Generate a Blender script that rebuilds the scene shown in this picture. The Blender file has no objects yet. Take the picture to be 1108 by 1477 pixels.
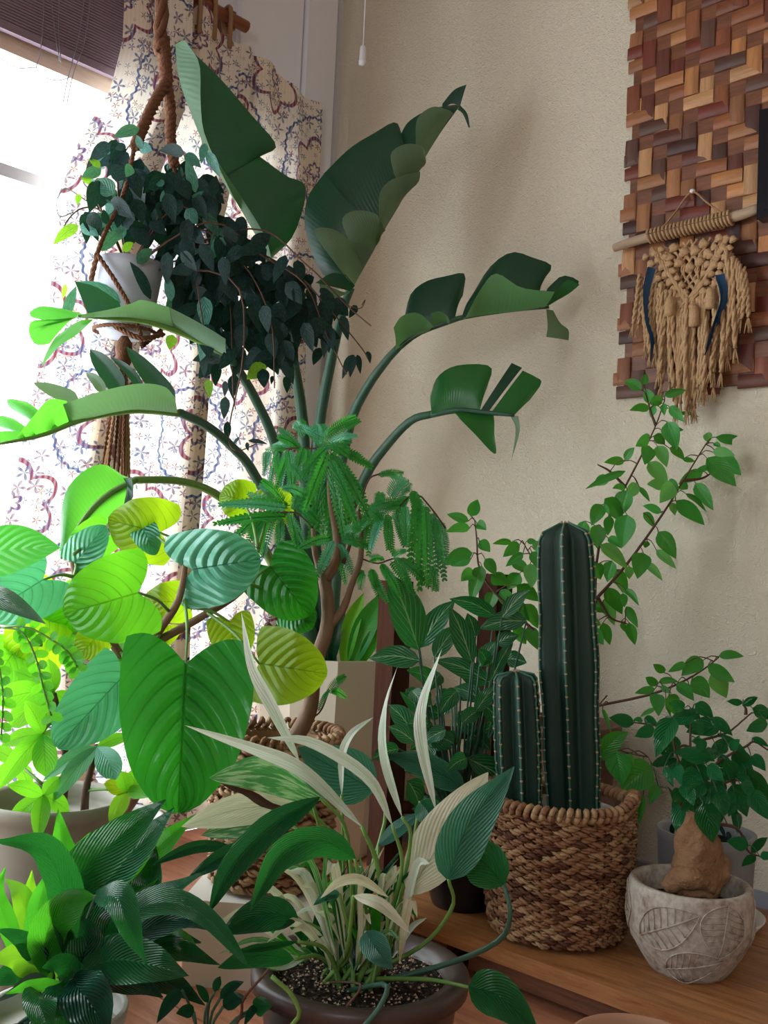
import bpy, bmesh, math, random
from mathutils import Vector, Matrix, noise
R = math.radians
random.seed(7)
scene = bpy.context.scene
COL = scene.collection

# ------------------------------------------------------------------ camera
F, CX, CY = 1450.0, 554.0, 738.5          # focal length and centre in pixels of the 1108x1477 frame
HEAD, PITCH, ROLL = R(133.0), R(3.0), R(2.6)
CAM = Vector((1.758, -1.634, 0.58))
_f = Vector((math.cos(HEAD) * math.cos(PITCH), math.sin(HEAD) * math.cos(PITCH), math.sin(PITCH)))
_r = _f.cross(Vector((0, 0, 1))).normalized()
_u = _r.cross(_f)
RT = _r * math.cos(ROLL) + _u * math.sin(ROLL)
UP = _u * math.cos(ROLL) - _r * math.sin(ROLL)
FW = _f
cd = bpy.data.cameras.new('camera')
cam = bpy.data.objects.new('camera', cd)
COL.objects.link(cam)
m3 = Matrix((RT, UP, -FW)).transposed()
cam.matrix_world = Matrix.Translation(CAM) @ m3.to_4x4()
cd.sensor_fit = 'VERTICAL'
cd.sensor_height = 36.0
cd.lens = 36.0 * F / 1477.0
cd.clip_start = 0.02
scene.camera = cam

# ------------------------------------------------------------------ world, light, exposure
scene.view_settings.view_transform = 'Standard'
scene.view_settings.look = 'None'
scene.view_settings.gamma = 1.0
scene.view_settings.use_curve_mapping = False
scene.view_settings.exposure = 0.38
scene.cycles.use_denoising = True
scene.cycles.max_bounces = 10
scene.cycles.diffuse_bounces = 6
scene.cycles.transparent_max_bounces = 12
w = bpy.data.worlds.new('overcast_sky')
scene.world = w
w.use_nodes = True
bgn = w.node_tree.nodes['Background']
bgn.inputs[0].default_value = (0.90, 0.95, 1.0, 1)
SKY = 8.0
bgn.inputs[1].default_value = SKY
def portal(name, loc, rot, sx, sy):
    l = bpy.data.lights.new(name, 'AREA')
    l.shape = 'RECTANGLE'; l.size = sx; l.size_y = sy
    l.cycles.is_portal = True
    o = bpy.data.objects.new(name, l); COL.objects.link(o)
    o.location = loc; o.rotation_euler = rot
    return o
CEIL = 2.45
WY0, WY1, WZ0, WZ1 = -0.14, -2.6, 0.05, 1.535      # window in the left wall (y range, z range)
portal('window_daylight', (-0.08, (WY0 + WY1) / 2, (WZ0 + WZ1) / 2), (0, R(-90), 0), WZ1 - WZ0, WY0 - WY1)
FX0, FX1, FZ0, FZ1 = 2.0, 3.0, 0.9, 1.8            # unseen window added behind the camera for fill light
portal('rear_fill_daylight', ((FX0 + FX1) / 2, -3.68, (FZ0 + FZ1) / 2), (R(90), 0, 0), FX1 - FX0, FZ1 - FZ0)

# ------------------------------------------------------------------ placing helpers
def ray(px, py):
    return FW + RT * ((px - CX) / F) - UP * ((py - CY) / F)
def at(px, py, d):
    return CAM + ray(px, py) * d
def A(p):
    return p if isinstance(p, Vector) else at(*p)
def on_back(px, py, off=0.0):              # on the plane of the back wall, off metres into the room
    r = ray(px, py); return CAM + r * ((-off - CAM.y) / r.y)
def on_left(px, py, off=0.0):              # on the plane of the window wall
    r = ray(px, py); return CAM + r * ((off - CAM.x) / r.x)
def on_z(px, py, z):
    r = ray(px, py); return CAM + r * ((z - CAM.z) / r.z)
def foot(px, py, d, z=0.0):                # the point at height z below / above a pixel point
    p = at(px, py, d); return Vector((p.x, p.y, z))
PX = lambda d: d / F

# ------------------------------------------------------------------ object helpers
def link(name, verts, faces, mat, parent=None, uv=None, smooth=True, kind=None):
    off = Vector((0, 0, 0))
    q = parent
    while q is not None:
        off += q.location; q = q.parent
    me = bpy.data.meshes.new(name)
    me.from_pydata([tuple(Vector(v) - off) for v in verts], [], faces)
    if uv is not None:
        ul = me.uv_layers.new(name='UVMap')
        vi = [0] * len(me.loops); me.loops.foreach_get('vertex_index', vi)
        fl = []
        for i in vi: fl.extend(uv[i])
        ul.data.foreach_set('uv', fl)
    if smooth:
        me.polygons.foreach_set('use_smooth', [True] * len(me.polygons))
    me.materials.append(mat)
    me.update()
    o = bpy.data.objects.new(name, me)
    COL.objects.link(o)
    if parent is not None: o.parent = parent
    if kind: o['kind'] = kind
    return o
def thing(name, label, cat, loc=(0, 0, 0), group=None):
    o = bpy.data.objects.new(name, None); COL.objects.link(o)
    o.empty_display_size = 0.02
    o.location = loc; o['label'] = label; o['category'] = cat
    if group: o['group'] = group
    return o
def tag(o, label, cat, group=None):
    o['label'] = label; o['category'] = cat
    if group: o['group'] = group
    return o
class MB:
    def __init__(s): s.v = []; s.f = []; s.uv = []
    def add(s, v, f, uv=None):
        b = len(s.v); s.v += [Vector(x) for x in v]; s.f += [tuple(i + b for i in q) for q in f]
        s.uv += uv if uv else [(0, 0)] * len(v)
        return s
    def box(s, lo, hi, M=None):
        c = [Vector((x, y, z)) for x in (lo[0], hi[0]) for y in (lo[1], hi[1]) for z in (lo[2], hi[2])]
        if M: c = [M @ x for x in c]
        return s.add(c, [(0, 1, 3, 2), (4, 6, 7, 5), (0, 4, 5, 1), (2, 3, 7, 6), (0, 2, 6, 4), (1, 5, 7, 3)])
    def tube(s, pts, rad, n=8, cap=True):
        v, f, uv = tube_data(pts, rad, n, cap); return s.add(v, f, uv)
    def build(s, name, mat, parent=None, smooth=True, kind=None):
        return link(name, s.v, s.f, mat, parent, s.uv, smooth, kind)
def crom(pts, n):
    """n+1 points of a Catmull-Rom curve through pts"""
    P = [A(p) for p in pts]
    if len(P) == 2:
        return [P[0].lerp(P[1], i / n) for i in range(n + 1)]
    E = [P[0] * 2 - P[1]] + P + [P[-1] * 2 - P[-2]]
    out = []
    k = len(P) - 1
    for i in range(n + 1):
        t = i / n * k; j = min(int(t), k - 1); t -= j
        a, b, c, d = E[j:j + 4]
        out.append(0.5 * ((2 * b) + (c - a) * t + (2 * a - 5 * b + 4 * c - d) * t * t + (3 * b - a - 3 * c + d) * t ** 3))
    return out
def lerpl(L, t):
    if not isinstance(L, (list, tuple)): return L
    x = t * (len(L) - 1); j = min(int(x), len(L) - 2); x -= j
    return L[j] * (1 - x) + L[j + 1] * x
def frames(P):
    T = []
    for i in range(len(P)):
        a = P[max(i - 1, 0)]; b = P[min(i + 1, len(P) - 1)]
        t = (b - a)
        T.append(t.normalized() if t.length > 1e-9 else Vector((0, 0, 1)))
    ref = Vector((0, 0, 1)) if abs(T[0].z) < 0.9 else Vector((1, 0, 0))
    N = [(ref - T[0] * ref.dot(T[0])).normalized()]
    for i in range(1, len(P)):
        nn = N[-1] - T[i] * N[-1].dot(T[i])
        N.append(nn.normalized())
    return T, N
def tube_data(P, rad, n=8, cap=True):
    P = [A(p) for p in P]
    T, N = frames(P)
    v, f, uv = [], [], []
    L = 0
    for i, p in enumerate(P):
        if i: L += (p - P[i - 1]).length
        b = T[i].cross(N[i]); r = lerpl(rad, i / max(1, len(P) - 1))
        for k in range(n):
            a = 2 * math.pi * k / n
            v.append(p + N[i] * (r * math.cos(a)) + b * (r * math.sin(a)))
            uv.append((k / n, L))
    for i in range(len(P) - 1):
        for k in range(n):
            f.append((i * n + k, i * n + (k + 1) % n, (i + 1) * n + (k + 1) % n, (i + 1) * n + k))
    if cap:
        f.append(tuple(range(n - 1, -1, -1))); f.append(tuple((len(P) - 1) * n + k for k in range(n)))
    return v, f, uv
def tube(name, pts, rad, mat, parent=None, n=8, seg=12, kind=None):
    v, f, uv = tube_data(crom(pts, seg), rad, n)
    return link(name, v, f, mat, parent, uv, kind=kind)
def lathe_data(c, prof, n=40, wob=None):
    v, f, uv = [], [], []
    for j, (r, z) in enumerate(prof):
        for k in range(n):
            a = 2 * math.pi * k / n
            rr = r * (wob(a, z) if wob else 1)
            v.append(Vector((c[0] + rr * math.cos(a), c[1] + rr * math.sin(a), c[2] + z)))
            uv.append((k / n, z))
    for j in range(len(prof) - 1):
        for k in range(n):
            f.append((j * n + k, j * n + (k + 1) % n, (j + 1) * n + (k + 1) % n, (j + 1) * n + k))
    return v, f, uv
def lathe(name, c, prof, mat, parent=None, n=40, smooth=True, wob=None):
    v, f, uv = lathe_data(c, prof, n, wob)
    return link(name, v, f, mat, parent, uv, smooth)
def pot_profile(rb, rt, h, t=0.008, lip=0.0, inner=0.7, bulge=0.0):
    """outer wall from the base up, over the rim and down inside, with a closed bottom"""
    p = [(0.0005, 0.0), (rb * 0.96, 0.0), (rb, 0.004)]
    for i in range(1, 9):
        s = i / 8
        p.append((rb + (rt - rb) * s + bulge * math.sin(math.pi * s), 0.004 + (h - 0.004 - (0.02 if lip else 0)) * s))
    if lip:
        p += [(rt + lip, h - 0.018), (rt + lip * 1.1, h - 0.004)]
    rt2 = rt + lip
    p += [(rt2 - t * 0.25, h), (rt2 - t * 0.75, h), (rt - t, h - 0.004), (rt - t * 1.3, h - 0.02)]
    zi = h * inner
    s = zi / h
    p += [(rb + (rt - rb) * s + bulge * math.sin(math.pi * s) - t * 1.3, zi), (0.0005, zi)]
    return p
def soil(c, r, z, mat, parent):
    v = [Vector((c[0], c[1], c[2] + z + 0.006))]; f = []
    n = 28
    for j in range(1, 5):
        for k in range(n):
            a = 2 * math.pi * k / n
            v.append(Vector((c[0] + r * j / 4 * math.cos(a), c[1] + r * j / 4 * math.sin(a), c[2] + z + random.uniform(-.003, .004) * (j < 4))))
    for k in range(n):
        f.append((0, 1 + k, 1 + (k + 1) % n))
    for j in range(3):
        for k in range(n):
            a = 1 + j * n
            f.append((a + k, a + n + k, a + n + (k + 1) % n, a + (k + 1) % n))
    return link('soil', v, f, mat, parent)

# ------------------------------------------------------------------ leaves
def prof_ovate(v):  return v ** 0.62 * (1 - v) ** 1.02
def prof_lance(v):  return v ** 0.78 * (1 - v) ** 0.95
def prof_obov(v):   return min(1.0, 2.1 * v ** 1.05 * (1 - v) ** 0.62)
def prof_strap(v):  return min(1.0, (v * 5 + .12)) ** 0.6 * max(0.0, 1 - v ** 5) * (1 - .25 * v)
def prof_round(v):  return math.sqrt(max(0, 1 - (2 * v - 1) ** 2)) ** 0.85
def prof_heart(v):  return math.sqrt(max(0.0, 1 - v ** 1.7)) * (0.84 + 0.5 * v * (1 - v))
PROF = dict(ovate=prof_ovate, lance=prof_lance, strap=prof_strap, heart=prof_heart, round=prof_round, obov=prof_obov)
PMAX = {k_: max(f_(i_ / 60) for i_ in range(61)) / 1.06 for k_, f_ in PROF.items()}
def leaf_data(pts, w, shape='ovate', roll=0.0, fold=12.0, arch=0.0, n=8, m=3, wave=0.0, lobe=0.0, curl=0.0, twist=0.0, ws=None, quilt=0.0):
    P = [A(p) for p in pts]
    L = sum((P[i + 1] - P[i]).length for i in range(len(P) - 1))
    if len(P) == 2:
        mid = P[0].lerp(P[1], .5) + Vector((0, 0, 1)) * (arch * L) + (CAM - P[0]).normalized() * (arch * L * .35)
        P = [P[0], mid, P[1]]
    C = crom(P, n)
    d = sum((p - CAM).dot(FW) for p in P) / len(P)
    W = w * d / F * 0.5
    pf = PROF[shape]
    ph = random.uniform(0, 6.28)
    v, f, uv = [], [], []
    S = None
    for i in range(n + 1):
        a = C[max(i - 1, 0)]; b = C[min(i + 1, n)]
        T = (b - a).normalized()
        V = (CAM - C[i]).normalized()
        s0 = T.cross(V)
        if s0.length < 0.15: s0 = s0 + T.cross(Vector((0, 0, 1))) * 0.5
        s0.normalize()
        if S is None: S = s0
        else:
            S = (S * 0.5 + s0 * 0.5) if S.dot(s0) > 0 else (S * 0.8 - s0 * 0.2)
            S = (S - T * S.dot(T)).normalized()
        N0 = S.cross(T).normalized()
        if N0.dot(V) < 0: N0 = -N0
        t = i / n
        an = R(roll + twist * t)
        Sr = S * math.cos(an) + N0 * math.sin(an)
        Nr = N0 * math.cos(an) - S * math.sin(an)
        tt = 0.004 + 0.992 * t
        hw = W * (pf(tt) / PMAX[shape] if ws is None else max(0.02, lerpl(ws, t)))
        hw = max(hw, W * 0.02)
        fo = R(fold)
        for k in range(-m, m + 1):
            u = k / m; au = abs(u)
            off = Sr * (u * hw * math.cos(fo)) + Nr * (au * hw * math.sin(fo) - curl * au * au * hw)
            if wave: off += Nr * (wave * W * au * math.sin(ph + t * 17 + (1.7 if u > 0 else 0)))
            if quilt: off += Nr * (quilt * W * math.sin((t - 0.35 * au) * 2 * math.pi * 7) * (1 - au) * min(1, au * 3))
            if lobe: off -= T * (lobe * L * (1 - t) ** 2.6 * math.sin(math.pi * .74 * au))
            v.append(C[i] + off); uv.append((0.5 + 0.5 * u, t))
    q = 2 * m + 1
    for i in range(n):
        for k in range(2 * m):
            f.append((i * q + k, i * q + k + 1, (i + 1) * q + k + 1, (i + 1) * q + k))
    return v, f, uv
def leaf(parent, pts, w, mat, name='leaf', **k):
    v, f, uv = leaf_data(pts, w, **k)
    return link(name, v, f, mat, parent, uv)
def lamina(parent, mid, edge, mat, name='blade', n=12, m=5, bulge=0.0, ripple=0.0):
    """one side of a big leaf: a surface ruled from the midrib out to the margin, bulged towards the viewer's side"""
    M_ = crom(mid, n); E = crom(edge, n)
    v, f, uv = [], [], []
    for i in range(n + 1):
        a, b = M_[i], E[i]
        nrm = (b - a).cross(M_[min(i + 1, n)] - M_[max(i - 1, 0)])
        nrm = nrm.normalized() if nrm.length > 1e-9 else Vector((0, 0, 1))
        if nrm.dot(CAM - a) < 0: nrm = -nrm
        L = (b - a).length
        for k in range(m + 1):
            t = k / m
            p = a.lerp(b, t) + nrm * (bulge * L * math.sin(math.pi * t * .9)) + nrm * (ripple * L * t * math.sin(i * 1.9))
            v.append(p); uv.append((0.5 + 0.5 * t, i / n))
    for i in range(n):
        for k in range(m):
            f.append((i * (m + 1) + k, i * (m + 1) + k + 1, (i + 1) * (m + 1) + k + 1, (i + 1) * (m + 1) + k))
    return link(name, v, f, mat, parent, uv)
def conv(L, ox, oy, s, k=1.0):
    """crop readings (base x, y, tip x, y, width) to frame pixels"""
    return [(ox + a / s, oy + b / s, ox + (a + (c - a) * k) / s, oy + (b + (d - b) * k) / s, w / s) for a, b, c, d, w in L]
# ------------------------------------------------------------------ materials
class NT:
    def __init__(s, name):
        s.m = bpy.data.materials.new(name); s.m.use_nodes = True
        s.t = s.m.node_tree; s.t.nodes.clear()
        s.out = s.t.nodes.new('ShaderNodeOutputMaterial')
    def n(s, typ, **k):
        x = s.t.nodes.new(typ)
        for a, b in k.items(): setattr(x, a, b)
        return x
    def l(s, a, b): s.t.links.new(a, b)
    def put(s, sock, val):
        if isinstance(val, (int, float)): sock.default_value = val
        elif isinstance(val, tuple): sock.default_value = val if len(val) == len(sock.default_value) else (*val, 1)
        else: s.l(val, sock)
    def math(s, op, a, b=0.0, c=0.0, clamp=False):
        x = s.n('ShaderNodeMath', operation=op); x.use_clamp = clamp
        for i, v in enumerate((a, b, c)):
            if i < len(x.inputs): s.put(x.inputs[i], v)
        return x.outputs[0]
    def mix(s, f, a, b, typ='MIX'):
        x = s.n('ShaderNodeMix', data_type='RGBA', blend_type=typ)
        s.put(x.inputs[0], f); s.put(x.inputs[6], a); s.put(x.inputs[7], b)
        return x.outputs[2]
    def ramp(s, f, stops):
        x = s.n('ShaderNodeValToRGB')
        e = x.color_ramp.elements
        while len(e) < len(stops): e.new(0.5)
        for q, (p, c) in zip(e, stops):
            q.position = p; q.color = (*c, 1) if len(c) == 3 else c
        s.l(f, x.inputs[0]); return x.outputs[0]
    def coord(s, which='Object', scale=None):
        x = s.n('ShaderNodeTexCoord').outputs[which]
        if scale is not None:
            mp = s.n('ShaderNodeMapping'); mp.inputs['Scale'].default_value = scale if isinstance(scale, tuple) else (scale,) * 3
            s.l(x, mp.inputs[0]); x = mp.outputs[0]
        return x
    def noise(s, vec, scale, detail=3, rough=.5, dist=0.0):
        x = s.n('ShaderNodeTexNoise'); x.inputs['Scale'].default_value = scale; x.inputs['Detail'].default_value = detail
        x.inputs['Roughness'].default_value = rough; x.inputs['Distortion'].default_value = dist
        if vec is not None: s.l(vec, x.inputs['Vector'])
        return x.outputs['Fac']
    def bump(s, h, strength, dist=0.01):
        x = s.n('ShaderNodeBump'); x.inputs['Strength'].default_value = strength; x.inputs['Distance'].default_value = dist
        s.l(h, x.inputs['Height']); return x.outputs[0]
    def pbr(s, col, rough=.6, nrm=None, spec=.5, metal=0.0, coat=0.0):
        x = s.n('ShaderNodeBsdfPrincipled')
        s.put(x.inputs['Base Color'], col); s.put(x.inputs['Roughness'], rough)
        x.inputs['Specular IOR Level'].default_value = spec; x.inputs['Metallic'].default_value = metal
        x.inputs['Coat Weight'].default_value = coat
        if nrm is not None: s.l(nrm, x.inputs['Normal'])
        return x.outputs[0]
    def done(s, sh):
        s.l(sh, s.out.inputs['Surface']); return s.m
def srgb(h):
    h = h.lstrip('#'); c = [int(h[i:i + 2], 16) / 255 for i in (0, 2, 4)]
    return tuple(x / 12.92 if x <= .04045 else ((x + .055) / 1.055) ** 2.4 for x in c)
def leaf_mat(name, col, vein, trans, nv=9, slope=.35, vw=.10, mid=.03, rough=.42, tl=.35, var=.18, mott=None, mott_scale=14, rib=.25, spec=.5):
    t = NT(name)
    uv = t.n('ShaderNodeSeparateXYZ'); t.l(t.coord('UV'), uv.inputs[0])
    u = t.math('MULTIPLY', t.math('ABSOLUTE', t.math('SUBTRACT', uv.outputs[0], .5)), 2.0)
    v = uv.outputs[1]
    ob = t.n('ShaderNodeObjectInfo')
    ph = t.math('MULTIPLY', t.math('SUBTRACT', v, t.math('MULTIPLY', u, slope)), float(nv))
    fr = t.math('ABSOLUTE', t.math('SUBTRACT', t.math('FRACT', ph), .5))
    side = t.math('SUBTRACT', 1.0, t.math('DIVIDE', fr, vw), clamp=True)
    side = t.math('MULTIPLY', side, t.math('SUBTRACT', 1.15, u, clamp=True))
    midl = t.math('SUBTRACT', 1.0, t.math('DIVIDE', u, mid), clamp=True)
    vn = t.math('MAXIMUM', t.math('MULTIPLY', side, .75), midl)
    nz = t.noise(t.coord('Object'), 45, 3)
    base = t.mix(t.math('MULTIPLY', nz, .5), col, tuple(c * .72 for c in col))
    if mott is not None:
        vz = t.n('ShaderNodeTexNoise'); vz.inputs['Scale'].default_value = mott_scale; vz.inputs['Detail'].default_value = 4
        mp = t.n('ShaderNodeMapping'); mp.inputs['Scale'].default_value = (1.0, .45, 1)
        t.l(t.coord('UV'), mp.inputs[0])
        ad = t.n('ShaderNodeVectorMath', operation='ADD'); t.l(mp.outputs[0], ad.inputs[0])
        cb = t.n('ShaderNodeCombineXYZ'); t.l(t.math('MULTIPLY', ob.outputs['Random'], 37.0), cb.inputs[0]); t.l(t.math('MULTIPLY', ob.outputs['Random'], 17.0), cb.inputs[1])
        t.l(cb.outputs[0], ad.inputs[1]); t.l(ad.outputs[0], vz.inputs['Vector'])
        mk = t.math('MULTIPLY', t.math('SUBTRACT', vz.outputs['Fac'], .47), 9.0, clamp=True)
        base = t.mix(mk, base, mott)
    base = t.mix(vn, base, vein)
    hs = t.n('ShaderNodeHueSaturation')
    t.l(base, hs.inputs['Color'])
    t.put(hs.inputs['Hue'], t.math('ADD', .49, t.math('MULTIPLY', ob.outputs['Random'], .02)))
    t.put(hs.inputs['Value'], t.math('ADD', 1 - var, t.math('MULTIPLY', ob.outputs['Random'], 2 * var)))
    base = hs.outputs[0]
    qu = t.math('MULTIPLY', t.math('COSINE', t.math('MULTIPLY', ph, 6.2832)), t.math('MULTIPLY', t.math('SUBTRACT', 1.1, u, clamp=True), .9))
    hgt = t.math('ADD', t.math('ADD', t.math('MULTIPLY', vn, -.8), qu), t.math('MULTIPLY', nz, .3))
    nrm = t.bump(hgt, rib, .004)
    p = t.pbr(base, rough, nrm, spec)
    tr = t.n('ShaderNodeBsdfTranslucent')
    t.put(tr.inputs[0], t.mix(t.math('MULTIPLY', vn, .8), t.mix(.25, trans, base), tuple(c * .35 for c in trans)))
    mx = t.n('ShaderNodeMixShader'); mx.inputs[0].default_value = tl
    t.l(p, mx.inputs[1]); t.l(tr.outputs[0], mx.inputs[2])
    return t.done(mx.outputs[0])
def plain(name, col, rough=.6, var=.25, scale=30, bump=.0, spec=.5, metal=0, coat=0, stretch=(1, 1, 1), bs=None):
    t = NT(name)
    c = t.coord('Object', stretch)
    nz = t.noise(c, scale, 4, .6)
    col2 = tuple(x * (1 - var) for x in col)
    base = t.mix(nz, col, col2)
    nrm = t.bump(t.noise(c, bs or scale * 3, 4), bump, .005) if bump else None
    return t.done(t.pbr(base, rough, nrm, spec, metal, coat))
def wood(name, a, b, rough=.5, scale=6, grain=(1, 12, 12), bump=.15, spec=.5):
    t = NT(name)
    ob = t.n('ShaderNodeObjectInfo')
    c = t.coord('Object', grain)
    ad = t.n('ShaderNodeVectorMath', operation='ADD'); t.l(c, ad.inputs[0])
    cb = t.n('ShaderNodeCombineXYZ')
    for i in range(3): t.l(t.math('MULTIPLY', ob.outputs['Random'], 31.0 + 7 * i), cb.inputs[i])
    t.l(cb.outputs[0], ad.inputs[1])
    n1 = t.noise(ad.outputs[0], scale, 6, .65, .6)
    n2 = t.noise(ad.outputs[0], scale * 6, 4, .6)
    f = t.math('ADD', t.math('MULTIPLY', n1, .75), t.math('MULTIPLY', n2, .3))
    base = t.ramp(f, [(.32, b), (.62, a), (.8, tuple(x * 1.12 for x in a))])
    hs = t.n('ShaderNodeHueSaturation'); t.l(base, hs.inputs['Color'])
    t.put(hs.inputs['Value'], t.math('ADD', .82, t.math('MULTIPLY', ob.outputs['Random'], .36)))
    return t.done(t.pbr(hs.outputs[0], rough, t.bump(f, bump, .004), spec))

def make_wall_mat():
    t = NT('textured_wallpaper')
    c = t.coord('Object')
    n1 = t.noise(c, 95, 3, .55, 1.6)
    n2 = t.noise(c, 190, 2, .5, .8)
    h = t.math('ADD', t.math('MULTIPLY', t.math('ABSOLUTE', t.math('SUBTRACT', n1, .5)), 2.2), t.math('MULTIPLY', n2, .35))
    stain = t.noise(c, 2.5, 4, .6)
    col = t.mix(t.math('MULTIPLY', stain, .5), srgb('#ddd4c0'), srgb('#cbc0ac'))
    return t.done(t.pbr(col, .85, t.bump(h, .6, .008), .25))
M = {}
M['wall'] = make_wall_mat()
M['wall_white'] = plain('white_painted_wall', srgb('#d9d8e2'), .7, .06, 6)
M['ceiling'] = plain('ceiling_paint', srgb('#b9b0a4'), .8, .05, 5)
M['room'] = plain('plain_wall_paint', srgb('#a89c8c'), .8, .06, 5)
M['floor_wood'] = wood('reddish_floor_wood', srgb('#c88a6a'), srgb('#9c5f45'), .35, 5, (1.2, 14, 14))
M['bench_wood'] = wood('bench_board_wood', srgb('#a87448'), srgb('#70401f'), .45, 5, (1.2, 14, 14))
M['bench_dark'] = wood('dark_bench_wood', srgb('#74462c'), srgb('#43261a'), .5, 5, (1.2, 14, 14))
M['dark_wood'] = wood('dark_stained_wood', srgb('#4a2c20'), srgb('#281710'), .85, 5, (10, 10, 1.2), spec=.12)
M['frame_wood'] = wood('window_frame_wood', srgb('#9c5d43'), srgb('#6f3d2b'), .45, 5, (10, 10, 1.2))
M['head_wood'] = wood('pale_head_wood', srgb('#ead8c6'), srgb('#d6b79e'), .5, 5, (10, 1.2, 10))
M['rod_wood'] = wood('rod_wood', srgb('#8e5338'), srgb('#5f3322'), .45, 5, (10, 1.2, 10))
M['white_plastic'] = plain('white_plastic', srgb('#e4e4ea'), .4, .04, 20)
M['aluminium'] = plain('pale_aluminium', srgb('#cfd2dc'), .4, .05, 20, metal=.2)
M['baseboard'] = plain('grey_baseboard', srgb('#8f93a0'), .5, .06, 20)
M['white_pot'] = plain('cream_white_ceramic', srgb('#e2dccb'), .35, .05, 12)
M['hang_pot'] = plain('white_hanging_pot', srgb('#b9bfcc'), .45, .1, 18)
M['white_box'] = plain('white_laminate', srgb('#e9e6e0'), .4, .04, 12)
M['grey_pot'] = plain('taupe_grey_pot', srgb('#8f887c'), .6, .1, 18)
M['pale_pot'] = plain('pale_grey_pot', srgb('#c4c0b8'), .5, .06, 18)
M['brown_pot'] = plain('dark_brown_ceramic', srgb('#4b3b38'), .38, .2, 14, .05)
M['black_pot'] = plain('black_pot', srgb('#191a22'), .3, .2, 14)
M['terracotta'] = plain('terracotta', srgb('#b98a6e'), .7, .12, 20, .05)
M['clay_brown'] = plain('brown_clay', srgb('#6e4a3a'), .7, .2, 16)
M['black'] = plain('black_gloss', srgb('#0d0f16'), .25, .1, 10)
def soil_mat():
    t = NT('dark_potting_soil')
    c = t.coord('Object')
    n = t.noise(c, 170, 4, .7)
    vz = t.n('ShaderNodeTexVoronoi'); vz.inputs['Scale'].default_value = 180; t.l(c, vz.inputs[0])
    col = t.ramp(n, [(.35, srgb('#17110f')), (.58, srgb('#3a2c26')), (.72, srgb('#a7988a'))])
    return t.done(t.pbr(col, .95, t.bump(vz.outputs['Distance'], .9, .01), .2))
M['soil'] = soil_mat()
M['jute'] = plain('jute_cord', srgb('#a9825c'), .9, .35, 120, .5)
M['jute_dark'] = plain('brown_jute_rope', srgb('#7a4f35'), .9, .4, 120, .5)
M['jute_pale'] = plain('pale_macrame_cord', srgb('#bd9970'), .9, .3, 120, .5)
M['driftwood'] = plain('driftwood', srgb('#b39a80'), .8, .35, 30, .3, stretch=(.4, 3, 3))
M['ribbon'] = plain('blue_ribbon', srgb('#1d4f78'), .5, .3, 30)
M['wicker'] = plain('brown_wicker', srgb('#a67854'), .6, .5, 60, .3)
M['wicker2'] = plain('dark_wicker', srgb('#6b4028'), .65, .4, 60, .3)
M['wicker3'] = plain('pale_wicker', srgb('#c09a72'), .6, .4, 60, .3)
M['blind'] = plain('dark_bamboo', srgb('#9d8798'), .6, .6, 40, .2, stretch=(8, .5, 30))
M['cord'] = plain('thin_cord', srgb('#8d8797'), .7, .1, 30)
# leaves
G = lambda h: srgb(h)
M['strel'] = leaf_mat('shaded_paddle_leaf', G('#123c30'), G('#1a4c3a'), G('#3a8a3a'), 26, .12, .12, .04, .34, .2, .1, rib=.06)  # shade of the dim upper leaves painted into a darker green
M['strel_lit'] = leaf_mat('lit_paddle_leaf', G('#2a9438'), G('#3aa044'), G('#7ce03a'), 26, .12, .12, .04, .36, .45, .1, rib=.1)  # same paddle leaf, window light on it painted as a brighter green
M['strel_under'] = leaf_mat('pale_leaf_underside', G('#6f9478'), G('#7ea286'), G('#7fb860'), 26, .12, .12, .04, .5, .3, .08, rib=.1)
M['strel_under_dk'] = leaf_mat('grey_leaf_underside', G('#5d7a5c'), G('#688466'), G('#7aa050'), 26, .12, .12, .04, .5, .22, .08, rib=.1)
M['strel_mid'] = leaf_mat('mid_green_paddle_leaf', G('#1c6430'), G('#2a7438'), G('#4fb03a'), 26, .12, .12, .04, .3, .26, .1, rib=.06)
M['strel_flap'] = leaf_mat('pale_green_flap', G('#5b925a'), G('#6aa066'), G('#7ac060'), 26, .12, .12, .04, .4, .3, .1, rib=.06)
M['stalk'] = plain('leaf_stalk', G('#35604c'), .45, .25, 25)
M['stalk_lit'] = plain('light_leaf_stalk', G('#6f9c4a'), .45, .25, 25)  # paler green; on the window-side stalks light is painted in
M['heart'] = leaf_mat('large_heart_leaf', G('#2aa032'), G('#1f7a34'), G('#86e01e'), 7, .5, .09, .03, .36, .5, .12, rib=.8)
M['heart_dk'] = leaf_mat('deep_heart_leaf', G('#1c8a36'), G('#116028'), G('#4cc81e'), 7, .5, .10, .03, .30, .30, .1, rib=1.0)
M['heart_blue'] = leaf_mat('sky_sheen_heart_leaf', G('#5fb59a'), G('#2f8a72'), G('#5cc870'), 7, .5, .09, .03, .30, .32, .1, rib=.9)  # same fig leaf with a bluish sky sheen painted into its colour
M['heart_yel'] = leaf_mat('backlit_yellow_leaf', G('#86b81e'), G('#3f8a1a'), G('#c4f01e'), 7, .5, .10, .03, .42, .6, .1, rib=.6)  # yellow of window light shining through, painted into the leaf colour
M['lime'] = leaf_mat('lime_leaflet', G('#5cc030'), G('#3f9a26'), G('#98f02a'), 10, .4, .1, .05, .4, .45, .15)
M['pach_blue'] = leaf_mat('bluish_leaflet', G('#5fae9a'), G('#3d8a6c'), G('#6cd048'), 10, .4, .1, .05, .34, .35, .12)
M['rubber'] = leaf_mat('smooth_rubber_leaf', G('#33b04a'), G('#5ac860'), G('#7aff3a'), 8, .4, .07, .03, .3, .4, .1)
M['fern'] = leaf_mat('dark_strap_leaf', G('#1d6a40'), G('#3a8a52'), G('#3aa832'), 22, .35, .2, .05, .22, .24, .2, rib=.8)
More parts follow.
